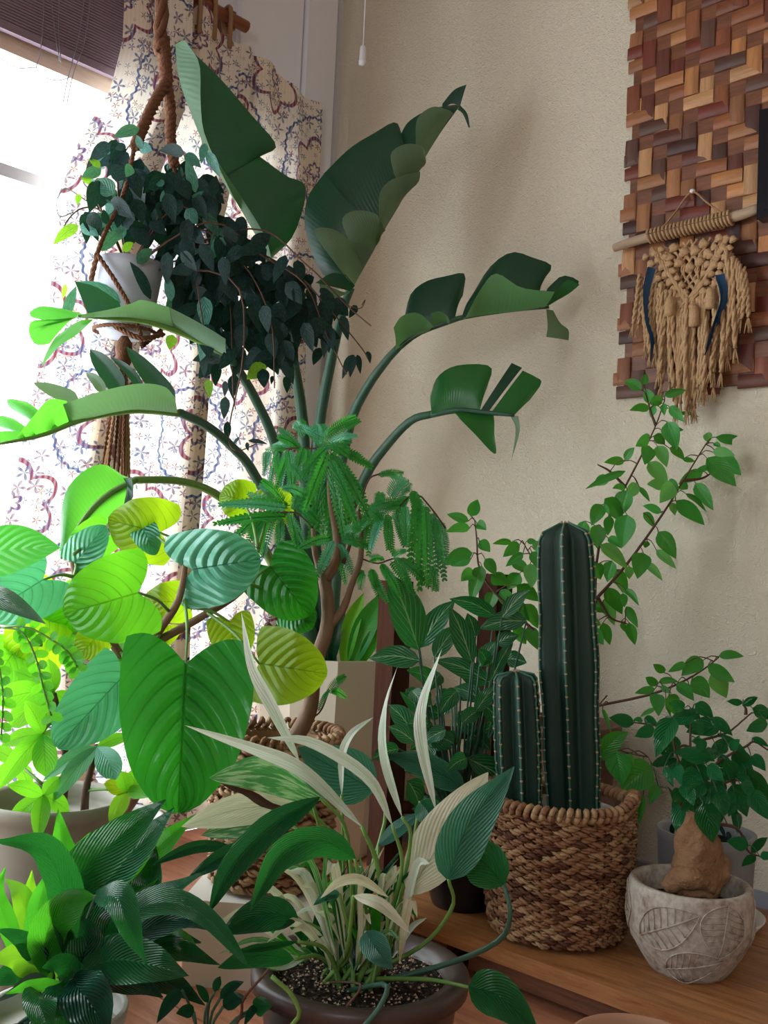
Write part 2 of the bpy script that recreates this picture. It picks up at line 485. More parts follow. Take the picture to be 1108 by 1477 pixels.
M['fern_lit'] = leaf_mat('lit_strap_leaf', G('#2a9a34'), G('#55c048'), G('#6ee02a'), 24, .35, .2, .05, .28, .45, .15, rib=.7)  # brighter copy of fern with the light on the leaf painted in
M['fern_lime'] = leaf_mat('lime_strap_leaf', G('#62b82c'), G('#8cd84a'), G('#b0f02a'), 20, .35, .2, .05, .35, .5, .15)
M['spath'] = leaf_mat('glossy_green_leaf', G('#1d6b42'), G('#12502f'), G('#44b03a'), 12, .6, .12, .04, .26, .28, .15, rib=.7)
M['spath_dk'] = leaf_mat('deep_green_leaf', G('#154a38'), G('#0e3826'), G('#2f8a34'), 12, .6, .12, .04, .24, .22, .15, rib=.7)
M['spath_blue'] = leaf_mat('blue_green_leaf', G('#4a8f7c'), G('#24604c'), G('#4aa868'), 12, .6, .10, .04, .32, .25, .1, rib=.8)
M['spath_var'] = leaf_mat('variegated_leaf', G('#2c7a44'), G('#1b5a30'), G('#66b84a'), 12, .6, .10, .03, .34, .3, .1, mott=G('#a9c89a'), mott_scale=9)
M['cream'] = leaf_mat('cream_leaf', G('#d6d8bc'), G('#8eb06c'), G('#d8dca8'), 12, .6, .08, .03, .45, .35, .08, mott=G('#e8e6d2'), mott_scale=5)
M['white_leaf'] = leaf_mat('white_streaked_leaf', G('#d6dcd2'), G('#9cc08c'), G('#dfe6cc'), 4, .8, .1, .06, .45, .35, .06, mott=G('#b5cdb0'), mott_scale=4)
M['syng'] = leaf_mat('veined_arrow_leaf', G('#145a36'), G('#a8d49a'), G('#3aa83c'), 6, .6, .10, .07, .26, .25, .18, rib=.4)
M['ficus'] = leaf_mat('small_ficus_leaf', G('#2f8a34'), G('#58a848'), G('#6cd02a'), 10, .4, .08, .04, .32, .34, .22)
M['ficus_pale'] = leaf_mat('pale_ficus_leaf', G('#5aa85a'), G('#7cc070'), G('#8ce04a'), 10, .4, .08, .04, .4, .4, .15)
M['doll'] = leaf_mat('glossy_dark_leaflet', G('#1d6e3e'), G('#3a9052'), G('#3aa832'), 8, .5, .08, .04, .14, .25, .2, rib=.6)
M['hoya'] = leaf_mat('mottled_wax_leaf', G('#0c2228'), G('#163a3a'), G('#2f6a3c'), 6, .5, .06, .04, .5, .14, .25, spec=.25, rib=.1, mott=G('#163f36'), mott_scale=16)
M['hoya_lit'] = leaf_mat('lit_wax_leaf', G('#3f7f74'), G('#2a6a5e'), G('#5aa048'), 6, .5, .06, .04, .35, .25, .25, mott=G('#5a9a8c'), mott_scale=16)  # same leaf as hoya, the light it catches painted into the colour
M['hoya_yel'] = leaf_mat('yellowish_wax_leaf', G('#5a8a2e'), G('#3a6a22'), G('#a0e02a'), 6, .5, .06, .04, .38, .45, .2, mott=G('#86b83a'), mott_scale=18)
M['fine'] = leaf_mat('feathery_leaf', G('#248a3e'), G('#3aa84c'), G('#5cd03a'), 10, .3, .05, .02, .38, .35, .2)
M['fine_blue'] = leaf_mat('bluish_feathery_leaf', G('#4aa07a'), G('#6cc090'), G('#5cc050'), 10, .3, .05, .02, .34, .3, .2)
M['round'] = leaf_mat('round_leaflet', G('#3aa82c'), G('#2a8a22'), G('#8cf02a'), 5, .4, .05, .03, .4, .45, .2)
M['bark'] = plain('smooth_brown_bark', G('#8a6a54'), .75, .35, 40, .35, stretch=(1, 1, .4))
M['twig'] = plain('brown_twig', G('#5e3f30'), .75, .3, 60, .2)
M['caudex'] = plain('swollen_tan_bark', G('#a87c56'), .75, .65, 45, .9, bs=160)
M['dry'] = plain('dry_leaf', G('#5e4030'), .8, .4, 40, .2)
M['cactus'] = plain('dark_cactus_skin', G('#173c30'), .5, .3, 30, .1)
M['cactus_rib'] = plain('pale_cactus_rib', G('#4a7f6a'), .55, .3, 40)
M['areole'] = plain('tan_areole', G('#c8ae92'), .9, .3, 60)
M['leaf_pot'] = plain('chalky_stone_pot', G('#b5ada4'), .85, .3, 14, .3)
M['rib_pot'] = plain('grey_ribbed_pot', G('#8c8e92'), .8, .15, 30)
# ------------------------------------------------------------------ the room
def structure(o): o['kind'] = 'structure'; return o
RX, RY = 3.9, -3.6
fl = structure(MB().box((0, RY, -.06), (RX, 0, -.012)).build('floor', M['clay_brown'], smooth=False))
pw = .118
k = 0; y = 0.0
while y > RY + .01:
    y1 = max(RY, y - pw)
    xs = [0.0, .55 + .35 * ((k * 7) % 4), 1.9 + .3 * ((k * 5) % 3), RX]
    for a, b in zip(xs, xs[1:]):
        MB().box((a + .0008, y1 + .0008, -.012), (b - .0008, y - .0008, 0 - .0006 * ((k * 3) % 2))).build('plank', M['floor_wood'], fl, smooth=False)
    y = y1; k += 1
wb = structure(MB().box((-.12, 0, 0), (RX, .12, CEIL)).build('wall_back', M['wall'], smooth=False))
mb = MB()
mb.box((-.12, RY, 0), (0, 0, WZ0)).box((-.12, RY, WZ1), (0, 0, CEIL)).box((-.12, WY0, WZ0), (0, 0, WZ1)).box((-.12, RY, WZ0), (0, WY1, WZ1))
wl = structure(mb.build('wall_left', M['wall_white'], smooth=False))
mb = MB()
mb.box((0, RY - .12, 0), (RX, RY, FZ0)).box((0, RY - .12, FZ1), (RX, RY, CEIL)).box((0, RY - .12, FZ0), (FX0, RY, FZ1)).box((FX1, RY - .12, FZ0), (RX, RY, FZ1))
structure(mb.build('wall_front', M['room'], smooth=False))
structure(MB().box((RX, RY - .12, 0), (RX + .12, .12, CEIL)).build('wall_right', M['room'], smooth=False))
structure(MB().box((-.12, RY - .12, CEIL), (RX + .12, .12, CEIL + .1)).build('ceiling', M['ceiling'], smooth=False))
structure(MB().box((.03, -.012, .0), (RX, 0, .085)).build('baseboard_back', M['baseboard'], smooth=False))
# corner strip and the white boxed pillar beside the window
structure(MB().box((.0, -.022, .0), (.02, -.0, CEIL)).build('trim_1', M['aluminium'], smooth=False))
pz = 0.0
structure(MB().box((.0, WY0 + .025, pz), (.03, -.024, CEIL)).box((0, WY0 - .16, WZ1 + .03), (.016, WY0 + .02, CEIL)).build('trim_2', M['white_plastic'], smooth=False))
# window
def glass_mat():
    t = NT('clear_window_glass')
    a = t.n('ShaderNodeBsdfTransparent'); a.inputs[0].default_value = (.96, .98, .98, 1)
    b = t.n('ShaderNodeBsdfGlossy'); b.inputs['Roughness'].default_value = .02
    x = t.n('ShaderNodeMixShader'); x.inputs[0].default_value = .05
    t.l(a.outputs[0], x.inputs[1]); t.l(b.outputs[0], x.inputs[2])
    return t.done(x.outputs[0])
M['glass'] = glass_mat()
zr = on_left(38, 257, -.03).z
win = structure(MB().box((-.09, WY0 - .045, WZ0), (.032, WY0 + .012, WZ1)).box((-.09, WY1, WZ0), (.012, WY1 + .045, WZ1)).build('window_1', M['frame_wood'], smooth=False))
MB().box((-.09, WY1 + .045, WZ1 - .055), (.014, WY0 - .045, WZ1)).build('window_head', M['head_wood'], win, smooth=False)
MB().box((-.09, WY1 + .045, WZ0), (.03, WY0 - .045, WZ0 + .045)).build('window_sill', M['head_wood'], win, smooth=False)
mb = MB().box((-.05, WY1 + .045, zr - .014), (-.02, WY0 - .045, zr + .010))
mb.box((-.05, -1.36, WZ0 + .045), (-.02, -1.31, WZ1 - .055)).build('mullion', M['aluminium'], win, smooth=False)
for y0, y1 in ((WY1 + .045, -1.36), (-1.31, WY0 - .045)):
    for z0, z1 in ((WZ0 + .045, zr - .014), (zr + .010, WZ1 - .055)):
        MB().box((-.037, y0, z0), (-.034, y1, z1)).build('pane', M['glass'], win, smooth=False)
fill_win = structure(MB().box((FX0, RY - .08, FZ0), (FX0 + .05, RY, FZ1)).box((FX1 - .05, RY - .08, FZ0), (FX1, RY, FZ1)).box((FX0, RY - .08, FZ1 - .05), (FX1, RY, FZ1)).box((FX0, RY - .08, FZ0), (FX1, RY, FZ0 + .05)).build('fill_window', M['frame_wood'], smooth=False))  # frame of the added window that lets in the fill light

# ------------------------------------------------------------------ bamboo blind with its cords
bx = .03
zb0, zb1 = on_left(0, 42, bx), on_left(178, 100, bx)
yb = on_left(192, 60, bx).y
zb = (zb0.z + zb1.z) / 2
bl = thing('bamboo_blind', 'dark bamboo roller blind half raised over the bright window', 'blind', (bx, yb, zb))
mb = MB(); z = zb; i = 0
while z < CEIL - .2:
    mb.box((bx + random.uniform(-.0015, .0015), -2.3, z), (bx + .004, yb, z + .0043)); z += .0056; i += 1
mb.build('slat', M['blind'], bl, smooth=False, kind='stuff')
MB().box((bx - .004, -2.3, zb - .014), (bx + .008, yb, zb)).build('bottom_bar', M['blind'], bl, smooth=False)
for pts in ([(72, -20), (78, 40), (86, 88)], [(86, -20), (84, 40), (88, 90)], [(124, -20), (112, 60), (98, 112), (84, 190), (78, 260)], [(132, -20), (122, 60), (104, 112), (86, 210)], [(64, -30), (60, 60), (52, 98)]):
    tube('pull_cord', [on_left(a, b, bx + .012) for a, b in pts], .0009, M['cord'], bl, 5, 10)
tube('loop_cord', [on_left(a, b, bx + .012) for a, b in [(-30, 72), (0, 84), (25, 98), (52, 98), (66, 112), (84, 116), (100, 112)]], .0008, M['cord'], bl, 5, 24)

# ------------------------------------------------------------------ curtain
def curtain_mat():
    t = NT('printed_cotton_curtain')
    uv = t.n('ShaderNodeSeparateXYZ'); t.l(t.coord('UV'), uv.inputs[0])
    U, V = uv.outputs[0], uv.outputs[1]
    def cell(c, ox, oy):
        out = []
        for s_, o_ in ((U, ox), (V, oy)):
            f = t.math('FRACT', t.math('ADD', t.math('DIVIDE', s_, c), o_))
            out.append(t.math('MULTIPLY', t.math('SUBTRACT', f, .5), c))
        x, y = out
        r = t.math('SQRT', t.math('ADD', t.math('MULTIPLY', x, x), t.math('MULTIPLY', y, y)))
        return r, t.math('ARCTAN2', y, x)
    def band(r, target, wd):
        return t.math('SUBTRACT', 1.0, t.math('DIVIDE', t.math('ABSOLUTE', t.math('SUBTRACT', r, target)), wd), clamp=True)
    def sharp(x, k=4.0): return t.math('MULTIPLY', x, k, clamp=True)
    cream = t.mix(t.noise(t.coord('UV'), 9, 3), srgb('#ebe3d6'), srgb('#e0d4c2'))
    col = cream
    # vertical woven stripes, faint
    st = t.math('MULTIPLY', t.math('SINE', t.math('MULTIPLY', U, 700.0)), .08)
    # flower medallions in two interleaved grids
    red, blue, plum = srgb('#7e3346'), srgb('#3f4d78'), srgb('#63456a')
    for ox, oy in ((0, 0), (.5, .5)):
        r, a = cell(.33, ox, oy)
        pet = t.math('ABSOLUTE', t.math('SINE', t.math('MULTIPLY', a, 3.0)))
        fill = sharp(t.math('SUBTRACT', t.math('ADD', .048, t.math('MULTIPLY', pet, .026)), r), 300)
        col = t.mix(t.math('MULTIPLY', fill, .35), col, srgb('#e0bf92'))
        col = t.mix(sharp(band(r, t.math('ADD', .052, t.math('MULTIPLY', pet, .026)), .0056), 3), col, red)
        zig = t.math('MULTIPLY', t.math('SINE', t.math('MULTIPLY', a, 44.0)), .0018)
        arc = t.math('ADD', t.math('ADD', .112, t.math('MULTIPLY', t.math('ABSOLUTE', t.math('SINE', t.math('MULTIPLY', a, 3.0))), .014)), zig)
        if ox == 0: col = t.mix(sharp(band(r, arc, .0034), 3), col, blue)
        ctr = sharp(band(r, t.math('ADD', .010, t.math('MULTIPLY', pet, .008)), .004), 3)
        col = t.mix(ctr, col, plum)
    # scattered sprigs
    for sc, rr, c1, c2 in ((34, .56, plum, blue), (56, .50, blue, red)):
        vo = t.n('ShaderNodeTexVoronoi'); vo.inputs['Scale'].default_value = sc; vo.inputs['Randomness'].default_value = .55
        t.l(t.coord('UV'), vo.inputs['Vector'])
        d = t.n('ShaderNodeVectorMath', operation='SUBTRACT'); t.l(t.coord('UV'), d.inputs[0]); t.l(vo.outputs['Position'], d.inputs[1])
        sx = t.n('ShaderNodeSeparateXYZ'); t.l(d.outputs[0], sx.inputs[0])
        an = t.math('ARCTAN2', sx.outputs[1], sx.outputs[0])
        pt = t.math('ADD', .55, t.math('MULTIPLY', t.math('COSINE', t.math('MULTIPLY', an, 5.0)), .45))
        ms = sharp(t.math('SUBTRACT', t.math('MULTIPLY', pt, rr), vo.outputs['Distance']), 12)
        sc2 = t.n('ShaderNodeSeparateColor'); t.l(vo.outputs['Color'], sc2.inputs[0])
        ms = t.math('MULTIPLY', ms, t.math('GREATER_THAN', sc2.outputs[1], .2))
        col = t.mix(t.math('MULTIPLY', ms, .85), col, t.mix(t.math('GREATER_THAN', sc2.outputs[0], .5), c1, c2))
    col = t.mix(t.math('ADD', .08, st), col, (1, 1, 1))
    p = t.pbr(col, .85, None, .1)
    tr = t.n('ShaderNodeBsdfTranslucent'); t.l(col, tr.inputs[0])
    tp = t.n('ShaderNodeBsdfTransparent'); t.l(col, tp.inputs[0])
    m1 = t.n('ShaderNodeMixShader'); m1.inputs[0].default_value = .23
    t.l(p, m1.inputs[1]); t.l(tr.outputs[0], m1.inputs[2])
    m2 = t.n('ShaderNodeMixShader'); m2.inputs[0].default_value = .02
    t.l(m1.outputs[0], m2.inputs[1]); t.l(tp.outputs[0], m2.inputs[2])
    return t.done(m2.outputs[0])
M['curtain'] = curtain_mat()
def interp(tab, x):
    if x <= tab[0][0]: return tab[0][1]
    for (a, b), (c, d) in zip(tab, tab[1:]):
        if x <= c: return b + (d - b) * (x - a) / (c - a)
    return tab[-1][1]
CO = .085
lt = sorted((p.z, p.y) for p in [on_left(a, b, CO - .025) for a, b in [(182, -60), (176, 60), (158, 130), (112, 205), (86, 280), (72, 450), (42, 600), (5, 760), (-25, 900), (-35, 1100), (-35, 1300)]])
rt_ = sorted((p.z, p.y) for p in [on_left(a, b, CO - .025) for a, b in [(472, 100), (468, 200), (460, 320), (440, 480), (436, 640), (430, 900), (430, 1200)]])
tp_ = [(0, (180, -60)), (.12, (205, -60)), (.3, (262, -40)), (.42, (300, 20)), (.5, (332, 50)), (.7, (398, 86)), (.84, (430, 122)), (1, (468, 136))]
tp_ = [(s, on_left(a, b, CO).z) for s, (a, b) in tp_]
path = [(0, .02), (.07, .045), (.15, .035), (.235, .055), (.26, .07), (.205, .052), (.20, .018), (.27, .012), (.36, .04), (.44, .022), (.53, .045), (.555, .052), (.515, .045), (.508, .012), (.57, .008), (.66, .034), (.74, .012), (.82, .036), (.90, .014), (1, .02)]
PP = crom([Vector((a, b * 1.6, 0)) for a, b in path], 150)
NT_ = 60
verts, faces, uvs = [], [], []
sl = [0.0]
for i in range(1, len(PP)): sl.append(sl[-1] + math.hypot((PP[i].x - PP[i - 1].x) * .62, (PP[i].y - PP[i - 1].y) / 1.6))
for i, q in enumerate(PP):
    g = min(1, max(0, q.x)); zt = interp(tp_, g)
    for j in range(NT_ + 1):
        t_ = j / NT_; z = zt + (.035 - zt) * t_
        yl, yr = interp(lt, z), interp(rt_, z)
        yy = yl + (yr - yl) * q.x
        hx = q.y / 1.6 * (.75 + .45 * t_) + .006 * math.sin(z * 5 + q.x * 9)
        verts.append(Vector((CO - .045 + hx, yy, z))); uvs.append((sl[i] * .95, z))
for i in range(len(PP) - 1):
    for j in range(NT_):
        a = i * (NT_ + 1) + j
        faces.append((a, a + 1, a + NT_ + 2, a + NT_ + 1))
cur = link('curtain', verts, faces, M['curtain'], None, uvs)
tag(cur, 'cream cotton curtain printed with maroon scalloped flowers, hanging at the window', 'curtain')
rz = on_left(330, 16, .07).z
rod = thing('curtain_rod', 'brown wooden curtain rod above the printed curtain', 'curtain rod', (.05, -.3, rz))
ry_ = on_left(356, 34, .05).y
tube('pole', [Vector((.05, ry_, rz)), Vector((.05, -2.2, rz))], .013, M['rod_wood'], rod, 10, 4)
MB().box((0, ry_ - .05, rz - .02), (.05, ry_ - .03, rz + .02)).build('bracket', M['rod_wood'], rod, smooth=False)
for a, b in ((296, 36), (318, 46), (340, 58)):
    p = on_left(a, b, CO)
    q = Vector((.05, p.y, rz + .014))
    tube('curtain_tie', [p + Vector((-.02, 0, -.01)), q + Vector((.012, 0, 0)), q + Vector((-.014, .0, -.01)), p + Vector((-.03, 0, 0))], .005, M['jute'], rod, 6, 12)

# ------------------------------------------------------------------ light pull
lp0, lp1 = on_back(528, -40, .22), on_back(524, 66, .22)
lp = thing('light_pull', 'white light pull with a small plastic weight, hanging before the wall', 'light pull', lp1)
tube('string', [Vector((lp1.x, lp1.y, CEIL)), lp1], .0012, M['white_plastic'], lp, 6, 4)
v, f, uv = lathe_data(lp1 - Vector((0, 0, .04)), [(.0005, 0), (.0072, .0005), (.0078, .004), (.0078, .008), (.0066, .0095), (.0066, .03), (.0055, .037), (.002, .041), (.0005, .041)], 16)
link('weight', v, f, M['white_plastic'], lp, uv)

# ------------------------------------------------------------------ woven wood wall panel
strip_cols = ['#8a5130', '#7a4229', '#a56e43', '#5e2f22', '#b98a5e', '#4a2a22', '#94603c', '#6d2f22', '#b57a48', '#5a3a2e']
SM = [wood('wood_strip_%d' % i, srgb(c), tuple(x * .55 for x in srgb(c)), .55, 7, (1.5, 10, 16)) for i, c in enumerate(strip_cols)]
SV = [wood('wood_strip_upright_%d' % i, srgb(c), tuple(x * .55 for x in srgb(c)), .55, 7, (16, 10, 1.5)) for i, c in enumerate(strip_cols)]
tl, blp = on_back(916, -60, 0), on_back(893, 578, 0)
x0 = (tl.x + blp.x) / 2; ztop, zbot = tl.z + .12, blp.z
cw = .0285; ch = .0255
panel = thing('woven_panel', 'large wall panel woven from broad reddish brown wood strips', 'wall panel', (x0, 0, zbot))
MB().box((x0 + .012, -.008, zbot + .008), (x0 + .62, -.001, ztop)).build('backing', M['bench_dark'], panel, smooth=False)
strip_cache = {}
def strip_mesh(lx, lz, up):
    """slightly bowed strip, proud in the middle, its ends tucking under"""
    key = (round(lx, 4), round(lz, 4), up)
    if key in strip_cache: return strip_cache[key]
    n = 4; v = []; f = []
    for i in range(n + 1):
        s_ = i / n; bow = -.0014 * math.sin(math.pi * min(1, max(0, s_)))
        for (c, dy) in ((0, 0), (0.06, -.0022), (.94, -.0022), (1, 0)):
            if up: v.append((c * lx, bow + dy - .009, s_ * lz))
            else:  v.append((s_ * lx, bow + dy - .009, c * lz))
    for i in range(n):
        for c in range(3):
            q = (i * 4 + c, i * 4 + c + 1, i * 4 + c + 5, i * 4 + c + 4)
            f.append(q[::-1] if up else q)
    me = bpy.data.meshes.new('strip'); me.from_pydata(v, [], f); me.polygons.foreach_set('use_smooth', [True] * len(me.polygons)); me.update()
    strip_cache[key] = me
    return me
def put_strip(x, z, lx, lz, up, mat, tilt=0):
    base = strip_mesh(lx, lz, up)
    me = base.copy() if False else base
    o = bpy.data.objects.new('strip', me); COL.objects.link(o); o.parent = panel
    if not me.materials: me.materials.append(mat)
    o.material_slots[0].link = 'OBJECT'; o.material_slots[0].material = mat
    o.location = (x - x0, random.uniform(-.0015, .0015), z - zbot); o.rotation_euler = (0, tilt, 0)
rnd = random.Random(5)
NC, NR = 14, int((ztop - zbot) / ch)
for j in range(NR):
    zz = zbot + j * ch
    i = -1
    lean = (zz - zbot) / (ztop - zbot) * (tl.x - blp.x) + blp.x - x0
    for i in range(NC):
        ph = (i + j) % 4
        xx = x0 + lean + i * cw
        if ph == 0:            # a horizontal strip over two uprights
            put_strip(xx + .0006, zz + .0006, 2 * cw - .0012, ch - .0016, False, rnd.choice(SM), rnd.uniform(-.02, .02))
        if i == 0 and ph == 1:
            put_strip(xx - rnd.uniform(.0, .008), zz + .0006, cw + .002, ch - .0016, False, rnd.choice(SM), rnd.uniform(-.03, .03))
        if ph == 2 and j > 0:           # an upright over two rows (ends where the next begins)
            put_strip(xx + .0008, zz - ch + .0004, cw - .0018, 2 * ch - .001, True, rnd.choice(SV), rnd.uniform(-.02, .02))
        if ph == 2 and j == 0:
            put_strip(xx + .0008, zz - .006, cw - .0018, ch + .006, True, rnd.choice(SV), 0)
# dark flat screen hanging over the panel at the frame's edge
s0, s1 = on_back(1103, 180, .03), on_back(1094, 320, .03)
tv = thing('flat_screen', 'black flat screen edge mounted over the woven panel', 'screen', (s0.x, -.03, s1.z))
MB().box(((s0.x + s1.x) / 2, -.045, s1.z), ((s0.x + s1.x) / 2 + .5, -.018, s0.z + .02)).build('bezel', M['black'], tv, smooth=False)
MB().box(((s0.x + s1.x) / 2 + .012, -.0465, s1.z + .012), ((s0.x + s1.x) / 2 + .488, -.045, s0.z + .008)).build('display', M['black'], tv, smooth=False)
MB().box(((s0.x + s1.x) / 2 + .1, -.018, s1.z + .03), ((s0.x + s1.x) / 2 + .3, -.0150, s0.z)).build('mount', M['black'], tv, smooth=False)

# ------------------------------------------------------------------ macrame wall hanging
def B(px, py, off=.03): return on_back(px, py, off)
nail = B(999, 276, .02)
mh = thing('macrame_hanging', 'jute macrame hanging with blue ribbons on a driftwood stick', 'wall hanging', B(975, 470, .02))
v, f, uv = lathe_data(nail, [(.0005, -.004), (.004, -.003), (.0052, 0), (.004, .003), (.0005, .004)], 12)
link('nail', v, f, M['white_plastic'], mh, uv)
tube('stick', [B(886, 358, .03), B(915, 348, .03), B(960, 336, .032), B(1020, 322, .032), B(1065, 311, .03), B(1096, 300, .03)], [.0072, .009, .0085, .0088, .0092, .0085], M['driftwood'], mh, 10, 18)
tube('hanging_cord', [B(950, 336, .034), B(975, 305, .026), B(998, 277, .022), B(1020, 292, .026), B(1056, 318, .036)], .0018, M['jute'], mh, 6, 24)
for i in range(22):                                  # cord loops wound round the stick
    s_ = i / 21; px = 938 + s_ * 116; py = 341 - s_ * 27
    c = B(px, py, .031)
    ax = (B(px + 4, py - 1, .031) - c).normalized()
    mb = MB(); pts = []
    for q in range(13):
        a = 2 * math.pi * q / 12
        n1 = Vector((0, -1, 0)); n2 = ax.cross(n1).normalized()
        pts.append(c + n1 * (.0118 * math.cos(a)) + n2 * (.0118 * math.sin(a)) + ax * (.0015 * math.sin(a)))
    mb.tube(pts, .0026, 6, False).build('cord_wrap', M['jute_pale'], mh)
def cord(pts, r, name='cord', mat=None, twist=True):
    P = crom(pts, 16); T, N = frames(P)
    mb = MB()
    for ph in ((0, math.pi) if twist else (0,)):
        Q = []
        for i, p in enumerate(P):
            a = ph + i * 1.3
            b = T[i].cross(N[i])
            Q.append(p + (N[i] * math.cos(a) + b * math.sin(a)) * (r * .45))
        mb.tube(Q, r * .68, 5)
    # frayed end
    e = P[-1]; dr = (P[-1] - P[-2]).normalized()
    for q in range(5):
        o_ = Vector((random.uniform(-1, 1), random.uniform(-1, 0), random.uniform(-.2, .2))) * r * 1.6
        mb.tube([e, e + dr * r * 3 + o_ * .6, e + dr * r * 6 + o_], [r * .4, r * .3, r * .12], 4)
    return mb.build(name, mat or M['jute_pale'], mh)
# knotted diamond net: two bands of knots from both ends of the stick down to a point, a row of bobbles between
def knot(px, py, r, off=.04, name='knot'):
    c = B(px, py, off); v, f = [], []
    bm = bmesh.new(); bmesh.ops.create_icosphere(bm, subdivisions=2, radius=1)
    for x in bm.verts:
        q = x.co
        s_ = 1 + .22 * math.sin(q.x * 9 + q.z * 7)
        v.append(c + Vector((q.x * r * s_, q.y * r * .7, q.z * r * .85 * s_)))
    f = [tuple(x.index for x in fc.verts) for fc in bm.faces]; bm.free()
    return link(name, v, f, M['jute_pale'], mh)
for row in range(9):
    s_ = row / 8
    for side in (-1, 1):
        for c_ in range(3):
            cx = 996 + side * (52 - 44 * s_ + (c_ - 1) * 11)
            cy = 352 + 92 * s_ + c_ * 3 - (cx - 996) * .2
            knot(cx + random.uniform(-1.5, 1.5), cy, .0076 + random.uniform(-.0008, .001))
for cx, cy in ((966, 372), (980, 380), (996, 386), (1010, 378), (1022, 366), (973, 358), (988, 364), (1004, 362), (1016, 352)):
    knot(cx, cy, .0098, .036, 'bobble')
for s_ in (-1, 1):                                    # the two cords of the V
    for q in range(3):
        cord([B(996 + s_ * (56 - q * 6), 350 + q * 3 - s_ * 8, .038), B(996 + s_ * (28 - q * 3), 396 + q * 4 - s_ * 4, .042), B(994, 430 + q * 7, .042)], .0036, 'v_cord')
for row in range(6):                                 # netted cords behind the knots
    for s_ in (-1, 1):
        cord([B(996 + s_ * 10 * row, 346 + row - s_ * row * 2.2, .034), B(996 + s_ * (10 * row - 22), 385, .034), B(996 + s_ * (10 * row - 4), 420, .034)], .0030, 'net_cord')
tw = random.Random(3)
for i in range(46):                                  # the fringe
    s_ = i / 45
    px = 924 + s_ * 148 + tw.uniform(-2, 2)
    top = 395 + 55 * (1 - abs(2 * s_ - 1)) - s_ * 25 + tw.uniform(-6, 6)
    ln = 470 + 120 * (1 - abs(2 * s_ - .95)) ** 1.0 + tw.uniform(-25, 18)
    if s_ > .8: top = 350 + (s_ - .8) * 180
    of = .032 + .012 * tw.random()
    cord([B(px, top, of), B(px + tw.uniform(-4, 4) + (s_ - .5) * 10, (top + ln) / 2, of + .006), B(px + tw.uniform(-6, 6) + (s_ - .5) * 8, ln, of)], .0043)
for px, py in ((967, 432), (1002, 446), (1026, 420)):
    c = B(px, py, .05)
    v, f, uv = lathe_data(c - Vector((0, 0, .03)), [(.0005, 0), (.009, .001), (.0095, .01), (.0085, .014), (.0098, .018), (.0085, .026), (.005, .034), (.0005, .036)], 10)
    link('tassel_head', v, f, M['jute_pale'], mh, uv)
for pts, wd in (([(940, 386), (932, 420), (934, 465), (940, 490), (938, 520)], 13), ([(1038, 396), (1044, 430), (1030, 470), (1016, 512)], 14), ([(1040, 398), (1046, 420), (1040, 450), (1030, 480)], 10)):
    v, f, uv = leaf_data([B(a, b, .054) for a, b in pts], wd, 'strap', 20, 10, n=14, m=1, twist=60, ws=[1, 1, .9, 1, .9])
    link('ribbon', v, f, M['ribbon'], mh, uv)
# ------------------------------------------------------------------ bench along the wall
BZ = .062
xb0 = .62
bench = thing('low_bench', 'low brown wooden bench along the wall under the potted plants', 'bench', (1.6, -.24, 0))
yy = -.475
for i, (a, b) in enumerate(((-.475, -.335), (-.332, -.185), (-.182, -.016))):
    MB().box((xb0, a, BZ - .022), (2.6, b, BZ)).build('board', M['bench_wood'], bench, smooth=False)
MB().box((xb0 + .25, -.463, BZ - .05), (2.6, -.445, BZ - .022)).build('apron', M['bench_dark'], bench, smooth=False)
for x in (.80, 1.25, 1.9, 2.5):
    for y in (-.45, -.08):
        MB().box((x - .035, y - .02, 0), (x + .035, y + .05, BZ - .022)).build('foot_block', M['bench_dark'], bench, smooth=False)

# ------------------------------------------------------------------ strelitzia in a faceted white pot
pc = foot(472, 945, 2.06)
st = thing('bird_of_paradise', 'tall bird of paradise with torn paddle leaves in a faceted white pot', 'potted plant', pc)
lathe('pot', pc, pot_profile(.115, .152, .392, .012, 0, .86), M['white_pot'], st, 10, smooth=False)
soil(pc, .128, .34, M['soil'], st)
SD = 2.02
def stalk(pts, r0=.0115, r1=.007, mat='stalk'):
    return tube('stalk', pts, [r0, (r0 + r1) / 2, r1], M[mat], st, 8, 18)
z0 = pc + Vector((0, 0, .34))
root = lambda dx, dy: z0 + Vector((dx, dy, 0))
for dx, dy, a, b, r in ((-.03, .0, 398, 860, .026), (.015, -.02, 430, 870, .024), (.03, .01, 418, 880, .02), (-.05, -.02, 385, 900, .018)):
    tube('sheath', [root(dx, dy), root(dx, dy).lerp(at(a, b, 2.0), .5), at(a, b, 2.0)], [r, r * .9, r * .35], M['clay_brown' if dx < 0 else 'stalk'], st, 8, 8)
stalk([root(-.02, 0), (442, 760, 2.02), (437, 610, 2.0), (415, 480, 1.96), (395, 400, 1.93), (378, 352, 1.91)], .014)
stalk([root(.01, .01), (452, 760, 2.03), (460, 620, 2.0), (480, 510, 1.98), (497, 440, 1.97), (507, 415, 1.96)], .014)
stalk([root(.02, -.01), (480, 760, 2.03), (503, 620, 1.98), (528, 562, 1.95), (556, 522, 1.92), (576, 500, 1.9)], .012)
stalk([root(.03, -.02), (490, 790, 2.03), (526, 690, 1.96), (560, 640, 1.92), (594, 606, 1.88), (625, 597, 1.86)], .012)
stalk([root(-.03, -.02), (430, 780, 2.0), (398, 645, 1.86), (368, 575, 1.78), (345, 535, 1.72), (328, 512, 1.69)], .011)
stalk([root(-.04, -.01), (420, 800, 2.0), (368, 686, 1.84), (335, 645, 1.77), (298, 614, 1.7), (258, 595, 1.64)], .011)
stalk([root(-.05, -.03), (400, 830, 1.95), (350, 750, 1.82), (310, 712, 1.74), (260, 694, 1.68), (196, 692, 1.6)], .010, .006, 'stalk_lit')
